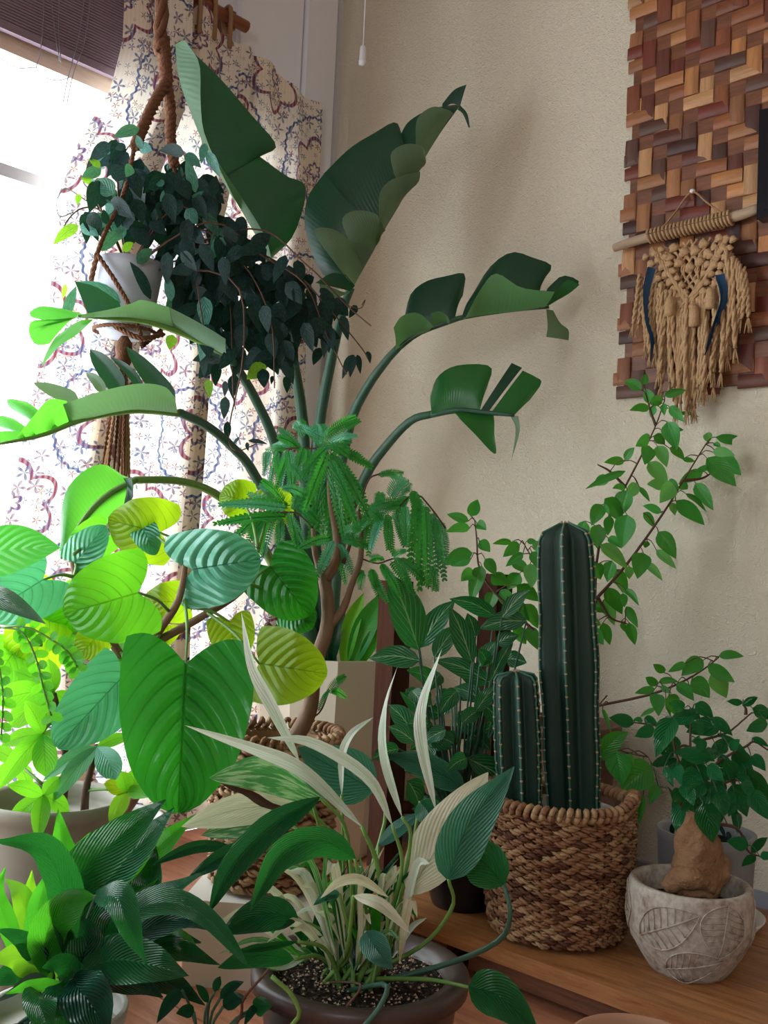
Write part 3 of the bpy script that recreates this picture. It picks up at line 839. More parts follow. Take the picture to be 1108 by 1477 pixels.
def lam(mid, edge, mat, d, de=0.0, n=14, bulge=.06, d1=None, ripple=0.0):
    """margins may stand nearer or farther than the midrib (de)"""
    k = max(1, len(mid) - 1)
    d1 = d if d1 is None else d1
    md = [(x, y, d + (d1 - d) * i / k) for i, (x, y) in enumerate(mid)]
    ke = max(1, len(edge) - 1)
    ed = [(x, y, d + (d1 - d) * i / ke + de) for i, (x, y) in enumerate(edge)]
    return lamina(st, md, ed, M[mat], n=n, bulge=bulge, ripple=ripple)
# leaf 1, tall left
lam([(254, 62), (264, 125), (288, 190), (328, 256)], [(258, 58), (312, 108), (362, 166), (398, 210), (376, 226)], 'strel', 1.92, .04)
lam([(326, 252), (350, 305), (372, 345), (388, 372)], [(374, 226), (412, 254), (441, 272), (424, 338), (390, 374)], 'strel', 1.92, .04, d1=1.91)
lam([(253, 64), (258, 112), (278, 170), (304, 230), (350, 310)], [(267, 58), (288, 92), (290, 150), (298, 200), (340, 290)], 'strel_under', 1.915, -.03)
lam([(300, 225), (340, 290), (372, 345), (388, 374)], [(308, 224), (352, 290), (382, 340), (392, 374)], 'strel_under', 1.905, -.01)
# leaf 2, tall right
lam([(507, 418), (532, 374), (552, 335)], [(500, 420), (462, 390), (441, 330), (445, 286), (470, 250)], 'strel', 1.97, .03, bulge=.1)
lam([(548, 342), (570, 306), (590, 270), (606, 240)], [(468, 252), (505, 216), (540, 194), (572, 178), (582, 205)], 'strel', 1.965, .03, bulge=.1)
lam([(604, 243), (622, 213), (640, 185), (664, 152)], [(576, 200), (590, 176), (622, 158), (664, 150)], 'strel', 1.96, .03)
lam([(638, 160), (650, 150), (664, 152)], [(638, 150), (655, 130), (673, 122)], 'strel', 1.955, .0)
lam([(660, 158), (668, 165), (676, 184)], [(664, 152), (674, 164), (678, 184)], 'strel', 1.955, .0)
for mid, edge in (
    ([(508, 416), (524, 388), (540, 358)], [(498, 400), (452, 336), (480, 331), (506, 348), (524, 352)]),
    ([(524, 388), (540, 360), (552, 334)], [(504, 352), (492, 318), (510, 304), (540, 308), (550, 326)]),
    ([(540, 358), (566, 312), (588, 274)], [(545, 320), (545, 282), (558, 262), (580, 252), (604, 246)]),
    ([(574, 300), (592, 266), (604, 244)], [(566, 250), (562, 222), (582, 208), (606, 210), (612, 224)]),
    ([(606, 240), (626, 206), (652, 164)], [(598, 208), (600, 172), (622, 154), (646, 158)])):
    lam(mid, edge, 'strel_under_dk', 1.955, -.035, bulge=.22)
lam([(506, 420), (512, 412)], [(455, 408), (478, 394), (498, 396)], 'strel', 1.94, -.02, n=6)
lam([(502, 424), (508, 418)], [(460, 408), (466, 424), (486, 430)], 'strel_under_dk', 1.945, -.01, n=6)
# leaf 3, right middle
tube('midrib', [(574, 502, 1.9), (604, 480, 1.89), (650, 463, 1.87), (676, 456, 1.86), (740, 447, 1.84), (792, 443, 1.83)], [.007, .005, .003], M['stalk'], st, 6, 14)
lam([(576, 500), (602, 482), (632, 470), (656, 462)], [(584, 468), (592, 428), (614, 408), (644, 400), (671, 397), (668, 428)], 'strel', 1.88, .03, d1=1.865, bulge=.12)
lam([(570, 506), (588, 492), (612, 478)], [(567, 472), (578, 456), (598, 450), (614, 458), (627, 474)], 'strel_flap', 1.885, -.03, bulge=.15)
lam([(620, 474), (636, 468), (650, 464)], [(622, 452), (632, 448), (644, 454), (652, 470)], 'strel_flap', 1.875, -.02, bulge=.2)
lam([(666, 458), (700, 453), (740, 447), (778, 444)], [(680, 430), (706, 388), (738, 366), (770, 374), (796, 386), (780, 410)], 'strel', 1.855, .03, d1=1.83, bulge=.12)
lam([(668, 459), (700, 454), (750, 448), (786, 443)], [(672, 456), (694, 416), (716, 394), (752, 414), (800, 420)], 'strel_flap', 1.85, -.03, d1=1.825, bulge=.12)
lam([(778, 444), (790, 440)], [(790, 416), (812, 398), (836, 408), (816, 426)], 'strel', 1.825, .01, n=8)
lam([(788, 443), (806, 432)], [(800, 420), (818, 404), (836, 410)], 'strel_mid', 1.82, -.01, n=8)
lam([(788, 446), (790, 470), (788, 486)], [(798, 448), (808, 466), (820, 476), (820, 491)], 'strel_under_dk', 1.82, .01, n=8)
# leaf 4, right lower
tube('midrib', [(622, 598, 1.86), (660, 592, 1.84), (710, 596, 1.82), (742, 599, 1.81)], [.0065, .005, .003], M['stalk'], st, 6, 10)
lam([(623, 598), (648, 593), (672, 592), (692, 594)], [(621, 572), (632, 544), (660, 528), (708, 530), (702, 562)], 'strel_mid', 1.85, .02, d1=1.83, bulge=.12)
lam([(692, 594), (704, 595)], [(738, 524), (753, 531)], 'strel', 1.83, .02, n=6)
lam([(708, 596), (722, 597), (742, 599)], [(754, 535), (772, 544), (781, 553), (764, 578)], 'strel_mid', 1.825, .02, n=8)
lam([(650, 593), (680, 594), (712, 598)], [(664, 606), (684, 626), (714, 656), (713, 626)], 'strel_mid', 1.835, -.03, bulge=.1)
lam([(736, 599), (744, 620), (738, 664)], [(748, 600), (750, 622), (738, 664)], 'strel_under_dk', 1.815, -.01, n=8)
# leaf 5, left upper
tube('midrib', [(328, 512, 1.69), (270, 484, 1.66), (210, 464, 1.62), (150, 458, 1.58), (112, 456, 1.55)], [.006, .0045, .0025], M['stalk_lit'], st, 6, 12)
lam([(328, 514), (290, 494), (250, 476)], [(326, 488), (304, 474), (272, 456), (244, 442)], 'strel_under', 1.68, -.03, d1=1.655, bulge=.15)
lam([(252, 477), (210, 464), (150, 458), (112, 455)], [(243, 442), (206, 432), (190, 436), (160, 444), (118, 452)], 'strel_under', 1.655, -.03, d1=1.555, bulge=.15)
lam([(180, 462), (150, 458), (128, 456)], [(172, 436), (140, 415), (108, 406)], 'strel', 1.62, .02, n=8)
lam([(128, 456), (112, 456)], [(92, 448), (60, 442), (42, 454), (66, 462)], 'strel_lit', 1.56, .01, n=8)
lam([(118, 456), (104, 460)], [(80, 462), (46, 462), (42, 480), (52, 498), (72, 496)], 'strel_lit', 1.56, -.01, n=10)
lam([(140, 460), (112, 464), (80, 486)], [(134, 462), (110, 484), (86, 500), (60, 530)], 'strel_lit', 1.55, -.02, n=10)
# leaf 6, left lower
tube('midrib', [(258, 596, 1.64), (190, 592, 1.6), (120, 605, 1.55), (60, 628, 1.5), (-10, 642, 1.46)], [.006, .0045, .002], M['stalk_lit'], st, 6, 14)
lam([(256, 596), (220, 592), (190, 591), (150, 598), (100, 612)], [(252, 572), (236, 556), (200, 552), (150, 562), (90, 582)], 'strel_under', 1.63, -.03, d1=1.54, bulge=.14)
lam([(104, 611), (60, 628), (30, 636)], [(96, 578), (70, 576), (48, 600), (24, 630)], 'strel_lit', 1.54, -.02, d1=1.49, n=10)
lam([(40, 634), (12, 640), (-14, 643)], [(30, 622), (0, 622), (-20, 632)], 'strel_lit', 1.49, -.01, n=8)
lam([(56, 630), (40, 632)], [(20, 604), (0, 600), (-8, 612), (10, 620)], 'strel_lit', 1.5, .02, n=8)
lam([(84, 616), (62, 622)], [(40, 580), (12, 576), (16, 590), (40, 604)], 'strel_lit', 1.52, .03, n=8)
for pts, w_ in (([(250, 582, 1.66), (220, 545, 1.67), (182, 500, 1.68)], 30), ([(176, 566, 1.64), (152, 530, 1.66), (130, 504, 1.68)], 30), ([(205, 560, 1.65), (186, 535, 1.66), (160, 515, 1.68)], 14), ([(112, 578, 1.6), (84, 566, 1.6), (48, 552, 1.6)], 22), ([(150, 566, 1.62), (138, 548, 1.63), (124, 538, 1.64)], 16)):
    leaf(st, pts, w_, M['strel'] if w_ in (30, 14) else M['strel_under_dk'], 'blade', shape='strap', fold=15, n=8)
# leaf 7, low left
tube('midrib', [(196, 692, 1.6), (150, 718, 1.55), (116, 756, 1.51), (88, 806, 1.48)], [.006, .005, .002], M['stalk_lit'], st, 6, 12)
lam([(196, 693), (150, 718), (116, 756), (88, 806)], [(184, 692), (150, 671), (116, 684), (92, 720), (88, 790)], 'strel_lit', 1.59, .03, d1=1.48, bulge=.1)
lam([(192, 695), (152, 720), (118, 758)], [(190, 706), (176, 738), (136, 766)], 'strel_lit', 1.585, .03, d1=1.51, bulge=.1)
lam([(178, 690), (184, 700)], [(190, 688), (192, 716), (176, 742)], 'strel', 1.56, -.01, n=6)
# young leaves beside the trunk
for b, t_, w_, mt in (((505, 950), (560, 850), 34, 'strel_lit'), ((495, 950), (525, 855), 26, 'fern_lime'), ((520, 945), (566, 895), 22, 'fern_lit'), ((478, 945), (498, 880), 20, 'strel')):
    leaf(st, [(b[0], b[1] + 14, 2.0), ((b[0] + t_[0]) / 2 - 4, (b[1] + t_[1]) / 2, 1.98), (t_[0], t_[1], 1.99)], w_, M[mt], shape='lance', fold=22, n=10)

# ------------------------------------------------------------------ large heart-leaved fig
uc = foot(160, 1200, 1.57)
um = thing('heart_leaf_fig', 'fig with large round heart-shaped leaves lit through by the window', 'potted plant', uc)
lathe('pot', uc, pot_profile(.06, .08, .17, .008, 0, .85), M['pale_pot'], um, 32)
soil(uc, .068, .145, M['soil'], um)
ur = uc + Vector((0, 0, .145))
tube('stem', [ur, (212, 1110, 1.42), (200, 1010, 1.41), (218, 930, 1.40), (250, 880, 1.38), (262, 850, 1.37), (270, 790, 1.38)], [.009, .008, .007, .005, .0035], M['bark'], um, 8, 24)
tube('stem', [(204, 1020, 1.41), (170, 940, 1.41), (130, 880, 1.41), (108, 825, 1.42), (104, 790, 1.43)], [.007, .006, .004], M['bark'], um, 8, 16)
tube('stem', [(218, 930, 1.40), (290, 890, 1.40), (350, 850, 1.42), (372, 800, 1.45)], [.006, .005, .003], M['bark'], um, 8, 14)
HL = [ # base, tip, width, material, depth, roll, fold, lobe, petiole start
 ((268, 957), (257, 1172), 208, 'heart_dk', 1.24, 1.19, 8, 24, .16, (266, 862)),
 ((199, 855), (92, 886), 134, 'heart', 1.29, 1.27, 5, 12, .2, (246, 884)),
 ((279, 822), (376, 806), 118, 'heart_blue', 1.36, 1.32, -8, 8, .42, (266, 845)),
 ((390, 817), (446, 888), 108, 'heart_dk', 1.43, 1.40, 10, 12, .26, (352, 850)),
 ((231, 768), (156, 750), 96, 'heart_yel', 1.46, 1.47, 0, 6, .26, (268, 800)),
 ((350, 722), (318, 712), 60, 'heart_yel', 1.52, 1.54, 0, 8, .3, (372, 790)),
 ((374, 957), (472, 972), 114, 'heart_yel', 1.30, 1.27, 0, 8, .1, (300, 884)),
 ((331, 897), (344, 956), 68, 'heart_yel', 1.38, 1.36, 0, 8, .22, (270, 875)),
 ((175, 978), (82, 1078), 106, 'heart_blue', 1.28, 1.24, 14, 12, .12, (204, 940)),
 ((264, 868), (206, 868), 62, 'heart_yel', 1.44, 1.45, 0, 8, .2, (262, 850)),
 ((62, 836), (-20, 888), 100, 'heart_blue', 1.36, 1.32, -10, 8, .3, (106, 832)),
 ((108, 812), (152, 758), 56, 'heart_blue', 1.42, 1.40, 10, 10, .1, (106, 835)),
 ((82, 866), (14, 952), 92, 'heart_yel', 1.42, 1.40, 0, 8, .2, (112, 842)),
 ((142, 916), (112, 948), 52, 'heart_yel', 1.40, 1.40, 0, 8, .2, (160, 925)),
 ((240, 902), (216, 936), 46, 'heart_yel', 1.42, 1.42, 0, 8, .2, (226, 922)),
 ((62, 920), (14, 1010), 84, 'heart_yel', 1.44, 1.44, 0, 8, .2, (150, 915)),
 ((166, 940), (184, 968), 40, 'heart', 1.42, 1.42, 0, 8, .2, (180, 955)),
 ((120, 870), (70, 930), 80, 'heart', 1.44, 1.42, 8, 10, .2, (124, 868)),
 ((150, 770), (96, 800), 60, 'heart', 1.47, 1.46, 0, 10, .2, (106, 800)),
 ((420, 880), (452, 905), 60, 'heart_dk', 1.46, 1.44, 0, 10, .2, (360, 842)),
 ((385, 735), (425, 720), 62, 'heart_yel', 1.54, 1.55, 0, 8, .3, (372, 795)),
 ((20, 940), (-20, 1000), 70, 'heart', 1.40, 1.38, 0, 8, .2, (60, 930)),
 ((205, 760), (225, 800), 40, 'heart_blue', 1.45, 1.44, 0, 8, .2, (264, 815)),
]
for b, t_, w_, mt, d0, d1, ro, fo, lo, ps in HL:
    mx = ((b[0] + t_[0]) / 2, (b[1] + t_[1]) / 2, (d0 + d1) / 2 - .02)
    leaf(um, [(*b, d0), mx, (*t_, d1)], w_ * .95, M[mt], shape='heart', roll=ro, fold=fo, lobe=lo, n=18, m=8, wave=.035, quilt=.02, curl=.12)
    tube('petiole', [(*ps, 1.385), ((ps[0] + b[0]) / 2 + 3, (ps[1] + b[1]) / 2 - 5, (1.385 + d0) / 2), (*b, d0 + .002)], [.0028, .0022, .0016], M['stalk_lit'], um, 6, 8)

# ------------------------------------------------------------------ money tree, lit lime green
gp = foot(78, 1150, 1.36)
pa = thing('money_tree', 'money tree with slender lime green fingered leaflets in a taupe pot', 'potted plant', gp)
lathe('pot', gp, pot_profile(.075, .094, .248, .009, .004, .88), M['grey_pot'], pa, 40)
soil(gp, .080, .215, M['soil'], pa)
gr = gp + Vector((0, 0, .215))
tube('stem', [gr + Vector((.02, .0, 0)), (95, 1110, 1.34), (90, 1060, 1.33), (78, 1000, 1.33)], [.006, .005, .0035], M['twig'], pa, 8, 12)
tube('stem', [gr + Vector((.03, .03, 0)), (124, 1140, 1.33), (136, 1090, 1.31), (140, 1076, 1.3)], [.006, .0045, .0035], M['twig'], pa, 8, 12)
tube('stem', [gr, (60, 1170, 1.32), (62, 1148, 1.28)], [.004, .003, .002], M['stalk_lit'], pa, 6, 6)
PC = [((62, 1058), 1.30, [((66, 1120), 34, 'lime'), ((-4, 1140), 30, 'lime'), ((2, 1075), 24, 'lime'), ((100, 1078), 22, 'lime'), ((36, 1010), 26, 'lime')], (85, 1040)),
      ((62, 1147), 1.27, [((10, 1132), 22, 'lime'), ((8, 1198), 26, 'lime'), ((54, 1214), 26, 'lime'), ((100, 1172), 26, 'lime'), ((88, 1120), 20, 'lime')], (62, 1160)),
      ((140, 1077), 1.27, [((62, 1126), 22, 'pach_blue'), ((74, 1158), 26, 'pach_blue'), ((168, 1124), 36, 'pach_blue'), ((190, 1062), 18, 'lime')], (138, 1090)),
      ((184, 1142), 1.30, [((174, 1112), 24, 'lime'), ((206, 1106), 24, 'lime'), ((158, 1190), 24, 'fern_lime'), ((214, 1150), 20, 'lime'), ((150, 1130), 24, 'heart_yel')], (124, 1140)),
      ((78, 998), 1.34, [((-6, 1012), 38, 'lime'), ((14, 1048), 32, 'lime'), ((58, 1062), 28, 'lime'), ((20, 968), 30, 'lime'), ((112, 1032), 26, 'lime'), ((70, 950), 24, 'lime')], (80, 1010)),
      ((26, 1100), 1.36, [((-14, 1080), 22, 'lime'), ((-10, 1130), 22, 'lime'), ((44, 1140), 22, 'lime')], (60, 1130))]
for hub, d, ls, ps in PC:
    tube('petiole', [(*ps, 1.33), ((hub[0] + ps[0]) / 2 - 4, (hub[1] + ps[1]) / 2 - 3, (d + 1.33) / 2), (*hub, d)], [.0025, .0018], M['stalk_lit'], pa, 6, 6)
    for t_, w_, mt in ls:
        leaf(pa, [(*hub, d), (*t_, d + random.uniform(-.05, .02))], w_, M[mt], 'leaflet', shape='obov' if w_ > 30 else 'lance', fold=14, arch=.06, n=9)

# ------------------------------------------------------------------ rubber plant whose leaves reach in from the left
rc = foot(-260, 1100, 1.12)
ru = thing('rubber_plant', 'smooth oval rubber plant leaves reaching in beside the heart-leaved fig', 'potted plant', rc)
lathe('pot', rc, pot_profile(.075, .095, .2, .009, 0, .88), M['terracotta'], ru, 32)
soil(rc, .08, .172, M['soil'], ru)
tube('stem', [rc + Vector((0, 0, .17)), (-175, 950, 1.15), (-150, 840, 1.15), (-140, 780, 1.15)], [.009, .008, .005], M['bark'], ru, 8, 10)
tube('petiole', [(-145, 830, 1.15), (-90, 812, 1.16), (-48, 806, 1.16)], .003, M['stalk_lit'], ru, 6, 6)
leaf(ru, [(-50, 806, 1.16), (20, 792, 1.14), (87, 790, 1.12)], 72, M['rubber'], shape='ovate', roll=15, fold=8, n=12, m=4, curl=.1)
tube('petiole', [(-150, 860, 1.15), (-100, 850, 1.16), (-60, 846, 1.16)], .003, M['stalk_lit'], ru, 6, 6)
leaf(ru, [(-62, 846, 1.16), (0, 862, 1.13), (66, 900, 1.1)], 50, M['spath_dk'], shape='ovate', roll=50, fold=10, n=12, m=4, curl=.25)
leaf(ru, [(-140, 785, 1.15), (-110, 700, 1.14), (-60, 640, 1.12)], 66, M['rubber'], shape='ovate', roll=10, fold=8, n=12, m=4)

# ------------------------------------------------------------------ little round-leaflet shrub at the left edge
sc_ = foot(-60, 1100, 1.22)
so = thing('round_leaflet_shrub', 'wiry shrub with paired tiny round leaflets before the fig leaves', 'potted plant', sc_)
lathe('pot', sc_, pot_profile(.05, .065, .14, .007, 0, .88), M['pale_pot'], so, 28)
soil(sc_, .055, .12, M['soil'], so)
tube('stem', [sc_ + Vector((0, 0, .12)), (-55, 1000, 1.22), (-30, 920, 1.2), (0, 905, 1.18)], [.004, .003, .002], M['stalk_lit'], so, 6, 10)
for pts in ([(0, 905, 1.18), (32, 912, 1.17), (52, 950, 1.16), (62, 990, 1.16), (74, 1032, 1.16)], [(0, 905, 1.18), (40, 905, 1.17), (78, 925, 1.16), (98, 940, 1.16), (112, 962, 1.16)],
            [(-30, 930, 1.19), (-6, 950, 1.18), (4, 1000, 1.17), (2, 1060, 1.17)]):
    P = crom(pts, 22)
    tube('rachis', pts, .0012, M['stalk_lit'], so, 5, 16)
    for i in range(4, 23, 2):
        for s_ in (-1, 1):
            tn = (P[min(i + 1, 22)] - P[i - 1]).normalized(); sd = tn.cross(FW).normalized() * s_
            L = random.uniform(.011, .016)
            e = P[i] + sd * L * .9 + tn * L * .5 + FW * random.uniform(-.006, .006)
            leaf(so, [P[i], e], L / e.length * 0 + random.uniform(11, 15), M['round'], 'leaflet', shape='round', roll=random.uniform(-40, 40), n=5, m=2, fold=6)
# ------------------------------------------------------------------ strap-leaved fern, bottom left
fc = foot(78, 1500, 1.02)
fe = thing('strap_fern', 'dark glossy fern with long ribbed strap leaves in a pale pot', 'potted plant', fc)
frz = at(70, 1452, 1.02).z
lathe('pot', fc, pot_profile(.055, .072, frz, .007, 0, .84), M['pale_pot'], fe, 36)
soil(fc, .06, frz - .02, M['soil'], fe)
fr0 = fc + Vector((0, 0, frz - .02))
FL = [ # points from near the base outwards, width, material, roll, fold
 ([(105, 1372, 1.05), (110, 1275, 1.05), (175, 1205, 1.04), (240, 1153, 1.03)], 58, 'fern', 0, 14),
 ([(120, 1372, 1.07), (140, 1280, 1.07), (195, 1225, 1.07), (252, 1165, 1.07)], 52, 'fern', 10, 12),
 ([(140, 1372, 1.09), (168, 1290, 1.09), (225, 1225, 1.10), (284, 1174, 1.11)], 42, 'fern_lit', 0, 10),
 ([(100, 1370, 1.08), (100, 1290, 1.08), (92, 1230, 1.08), (84, 1168, 1.08)], 42, 'fern_lit', 10, 12),
 ([(98, 1380, 1.0), (92, 1290, .98), (62, 1226, .96), (-8, 1212, .93)], 46, 'fern', -25, 14),
 ([(55, 1390, 1.03), (52, 1340, 1.03), (60, 1290, 1.03), (66, 1262, 1.03)], 28, 'fern_lit', 0, 12),
 ([(70, 1410, 1.0), (68, 1345, .98), (104, 1300, .96), (140, 1292, .94)], 46, 'fern_lit', -10, 12),
 ([(138, 1292, .94), (168, 1296, .92), (184, 1335, .90), (212, 1393, .89)], 40, 'fern', 25, 16),
 ([(120, 1400, .97), (165, 1384, .95), (220, 1392, .93), (272, 1408, .92)], 56, 'fern', 12, 10),
 ([(150, 1372, .99), (196, 1314, .96), (254, 1302, .94), (306, 1332, .92), (362, 1398, .90)], 32, 'fern', 20, 14),
 ([(160, 1372, 1.0), (186, 1318, 1.0), (240, 1288, 1.0), (298, 1257, 1.0)], 30, 'fern', 25, 16),
 ([(62, 1432, .96), (56, 1440, .92), (62, 1464, .9), (76, 1496, .89)], 40, 'fern', 10, 12),
 ([(105, 1412, .96), (118, 1432, .93), (138, 1460, .92), (155, 1500, .91)], 60, 'spath_dk', 0, 14),
 ([(75, 1400, 1.0), (52, 1372, .99), (30, 1352, .98), (-6, 1340, .97)], 28, 'fern', 20, 12),
 ([(72, 1412, 1.0), (46, 1388, .99), (20, 1378, .98), (-16, 1388, .97)], 38, 'fern_lime', 10, 10),
 ([(70, 1400, 1.05), (46, 1340, 1.06), (30, 1290, 1.07), (8, 1268, 1.08)], 28, 'fern_lime', 0, 10),
 ([(60, 1400, 1.06), (50, 1330, 1.07), (44, 1290, 1.08), (46, 1255, 1.08)], 22, 'fern_lime', 0, 10),
 ([(40, 1420, 1.02), (10, 1330, 1.02), (-4, 1290, 1.02), (8, 1250, 1.02)], 22, 'fern_lit', 0, 10),
 ([(150, 1390, 1.02), (210, 1340, 1.0), (270, 1325, .98), (330, 1345, .97)], 40, 'spath_dk', 30, 12),
 ([(140, 1396, 1.04), (190, 1362, 1.04), (240, 1350, 1.04), (290, 1360, 1.04)], 38, 'spath_dk', 15, 12),
 ([(130, 1390, 1.04), (150, 1350, 1.02), (165, 1330, 1.01), (196, 1345, 1.0)], 40, 'spath_dk', 0, 12),
 ([(100, 1400, 1.02), (88, 1370, 1.0), (80, 1340, .99), (70, 1318, .98)], 36, 'spath_dk', 0, 12),
 ([(110, 1410, .99), (120, 1380, .97), (128, 1350, .96), (118, 1322, .95)], 44, 'spath_dk', 0, 12),
 ([(90, 1420, .97), (60, 1420, .95), (34, 1424, .94), (8, 1434, .93)], 16, 'fern_lit', 20, 10),
 ([(80, 1424, .98), (50, 1410, .97), (20, 1430, .96), (-10, 1448, .95)], 12, 'stalk', 10, 8),
 ([(90, 1430, 1.06), (70, 1405, 1.06), (40, 1400, 1.07), (14, 1412, 1.08)], 26, 'fern_lime', 0, 8),
 ([(96, 1430, .98), (100, 1400, .96), (84, 1390, .95), (60, 1396, .94)], 30, 'fern', 0, 12),
 ([(120, 1425, .98), (160, 1410, .97), (200, 1420, .96), (235, 1438, .95)], 34, 'spath_dk', 10, 12),
 ([(90, 1380, 1.1), (75, 1310, 1.1), (110, 1240, 1.1), (130, 1200, 1.1)], 34, 'fern_lit', 0, 12),
 ([(135, 1390, 1.08), (180, 1320, 1.08), (215, 1270, 1.09), (225, 1220, 1.1)], 40, 'fern', 0, 12),
 ([(160, 1400, 1.02), (230, 1360, 1.0), (262, 1352, .99), (284, 1366, .98)], 20, 'fern_lit', 30, 12),
]
FL += [
 ([(150, 1400, 1.0), (215, 1372, .99), (262, 1372, .98), (318, 1392, .97)], 34, 'fern', 15, 12),
 ([(140, 1410, 1.0), (200, 1402, .99), (250, 1420, .98), (296, 1450, .97)], 34, 'spath_dk', 10, 12),
 ([(120, 1390, 1.06), (170, 1340, 1.07), (205, 1300, 1.08), (228, 1268, 1.09)], 36, 'fern_lit', 0, 12),
 ([(110, 1380, 1.09), (128, 1300, 1.1), (150, 1240, 1.1), (186, 1190, 1.1)], 44, 'fern_lit', 0, 12),
 ([(60, 1410, 1.0), (30, 1400, .99), (8, 1408, .98), (-20, 1424, .97)], 30, 'fern', 0, 12),
 ([(150, 1400, .98), (176, 1370, .96), (206, 1372, .95), (240, 1392, .94)], 40, 'fern', -10, 12),
 ([(96, 1420, .96), (90, 1440, .93), (96, 1464, .92), (100, 1500, .91)], 44, 'fern', 0, 12),
]
for pts, w_, mt, ro, fo in FL:
    P0 = A(pts[0])
    leaf(fe, pts, w_ * 1.25, M[mt], shape='strap', roll=ro, fold=fo, n=18, m=4, wave=.10, ws=[.25, .7, 1, 1, .92, .7, .35, .03] if len(pts) == 4 else None)
    tube('leaf_stalk', [fr0 + Vector((random.uniform(-.03, .03), random.uniform(-.03, .03), 0)), fr0.lerp(P0, .6) + Vector((0, 0, .01)), P0], [.0022, .0016], M['stalk'], fe, 5, 6)

# ------------------------------------------------------------------ variegated peace lily in a dark brown pot
xd = 1.07
xr = at(520, 1392, xd)
xc = Vector((xr.x, xr.y, 0))
sp = thing('peace_lily', 'variegated peace lily with cream streaked leaves in a dark brown pot', 'potted plant', xc)
hz_ = xr.z
lathe('pot', xc, pot_profile(.088, .105, hz_, .012, .010, .8), M['brown_pot'], sp, 56)
soil(xc, .093, hz_ - .016, M['soil'], sp)
xb = xc + Vector((0, 0, hz_ - .016))
rx = random.Random(11)
# loose pale grit on the soil, too small to pick apart
mb = MB()
for i in range(420):
    a = rx.uniform(0, 6.283); r_ = .09 * math.sqrt(rx.random()); s_ = rx.uniform(.0008, .0018)
    c = xb + Vector((r_ * math.cos(a), r_ * math.sin(a), .004))
    mb.add([c + Vector((s_, 0, 0)), c + Vector((-s_, s_, 0)), c + Vector((-s_, -s_, 0)), c + Vector((0, 0, s_ * 1.4))], [(0, 1, 3), (1, 2, 3), (2, 0, 3)])
mb.build('grit', M['areole'], sp, kind='stuff')
def sp_root(): return xb + Vector((rx.uniform(-.035, .03), rx.uniform(-.035, .03), 0))
def spl(pts, w_, mt, ro=0, fo=16, stem=None, shape='ovate', n=14, wave=.03, tw=0, pm='stalk_lit', r=.0026, curl=.1):
    leaf(sp, pts, w_, M[mt], shape=shape, roll=ro, fold=fo, n=n, m=4, wave=wave, twist=tw, curl=curl)
    if stem is not None:
        tube('petiole', [sp_root()] + stem + [pts[0]], [r, r * .85, r * .65], M[pm], sp, 6, 14)
spl([(588, 1290, 1.05), (640, 1210, 1.05), (704, 1114, 1.05)], 76, 'cream', 10, 14, [(556, 1380, 1.06), (570, 1330, 1.04)], 'lance')
spl([(647, 1268, 1.0), (676, 1190, .98), (742, 1106, .97)], 70, 'spath_blue', -12, 18, [(600, 1370, 1.05), (652, 1310, 1.02)], 'ovate')
spl([(727, 1276, 1.03), (690, 1238, 1.04), (640, 1222, 1.06)], 66, 'spath', 20, 14, [(640, 1392, 1.05), (718, 1358, 1.03), (736, 1318, 1.02)], r=.0034, pm='stalk')
spl([(580, 1178, 1.05), (556, 1090, 1.04), (558, 1020, 1.04), (573, 962, 1.05)], 24, 'white_leaf', 35, 22, [(560, 1340, 1.06), (592, 1215, 1.05)], 'lance', tw=60)
spl([(628, 1166, 1.06), (609, 1066, 1.05), (613, 1010, 1.05), (638, 935, 1.06)], 24, 'white_leaf', 25, 22, [(566, 1350, 1.07), (600, 1240, 1.06)], 'lance', tw=40)
spl([(493, 1146, 1.08), (494, 1090, 1.08), (508, 1058, 1.08), (539, 1034, 1.09)], 13, 'white_leaf', 30, 20, [(500, 1300, 1.08)], 'lance')
spl([(522, 1192, 1.04), (440, 1112, 1.01), (372, 1080, .99), (266, 1046, .97)], 26, 'white_leaf', 25, 22, [(546, 1330, 1.05), (545, 1250, 1.05)], 'lance', tw=20, r=.0034)
spl([(432, 1098, 1.03), (394, 1018, 1.02), (366, 962, 1.02), (348, 882, 1.02)], 25, 'white_leaf', 30, 24, [(490, 1320, 1.07), (460, 1190, 1.05)], 'lance', tw=30)
spl([(566, 1190, 1.03), (532, 1122, 1.02), (452, 1072, 1.01), (386, 1064, 1.0)], 18, 'white_leaf', 20, 22, [(556, 1340, 1.06), (580, 1250, 1.04)], 'lance', tw=-30)
spl([(540, 1140, 1.12), (490, 1112, 1.12), (430, 1078, 1.12)], 76, 'spath_blue', 10, 10, [(520, 1320, 1.1), (556, 1180, 1.12)])
spl([(466, 1152, 1.04), (390, 1118, 1.02), (302, 1122, 1.0)], 56, 'spath_var', -20, 14, [(505, 1320, 1.07), (500, 1200, 1.06)], 'lance')
spl([(440, 1162, 1.08), (350, 1166, 1.07), (262, 1192, 1.06)], 50, 'cream', 25, 12, [(500, 1310, 1.08), (480, 1210, 1.08)], 'lance')
spl([(420, 1190, 1.09), (350, 1192, 1.09), (290, 1205, 1.09)], 34, 'spath_var', 15, 12, [(495, 1310, 1.09), (470, 1230, 1.09)], 'lance')
spl([(462, 1150, 1.0), (392, 1190, .98), (334, 1250, .97), (301, 1316, .96)], 44, 'spath_dk', 15, 24, [(510, 1330, 1.04), (500, 1200, 1.02)], 'lance', wave=.06)
spl([(512, 1238, 1.0), (462, 1212, .97), (404, 1234, .95), (361, 1314, .94)], 50, 'spath', 15, 24, [(530, 1350, 1.04)], 'lance', wave=.06)
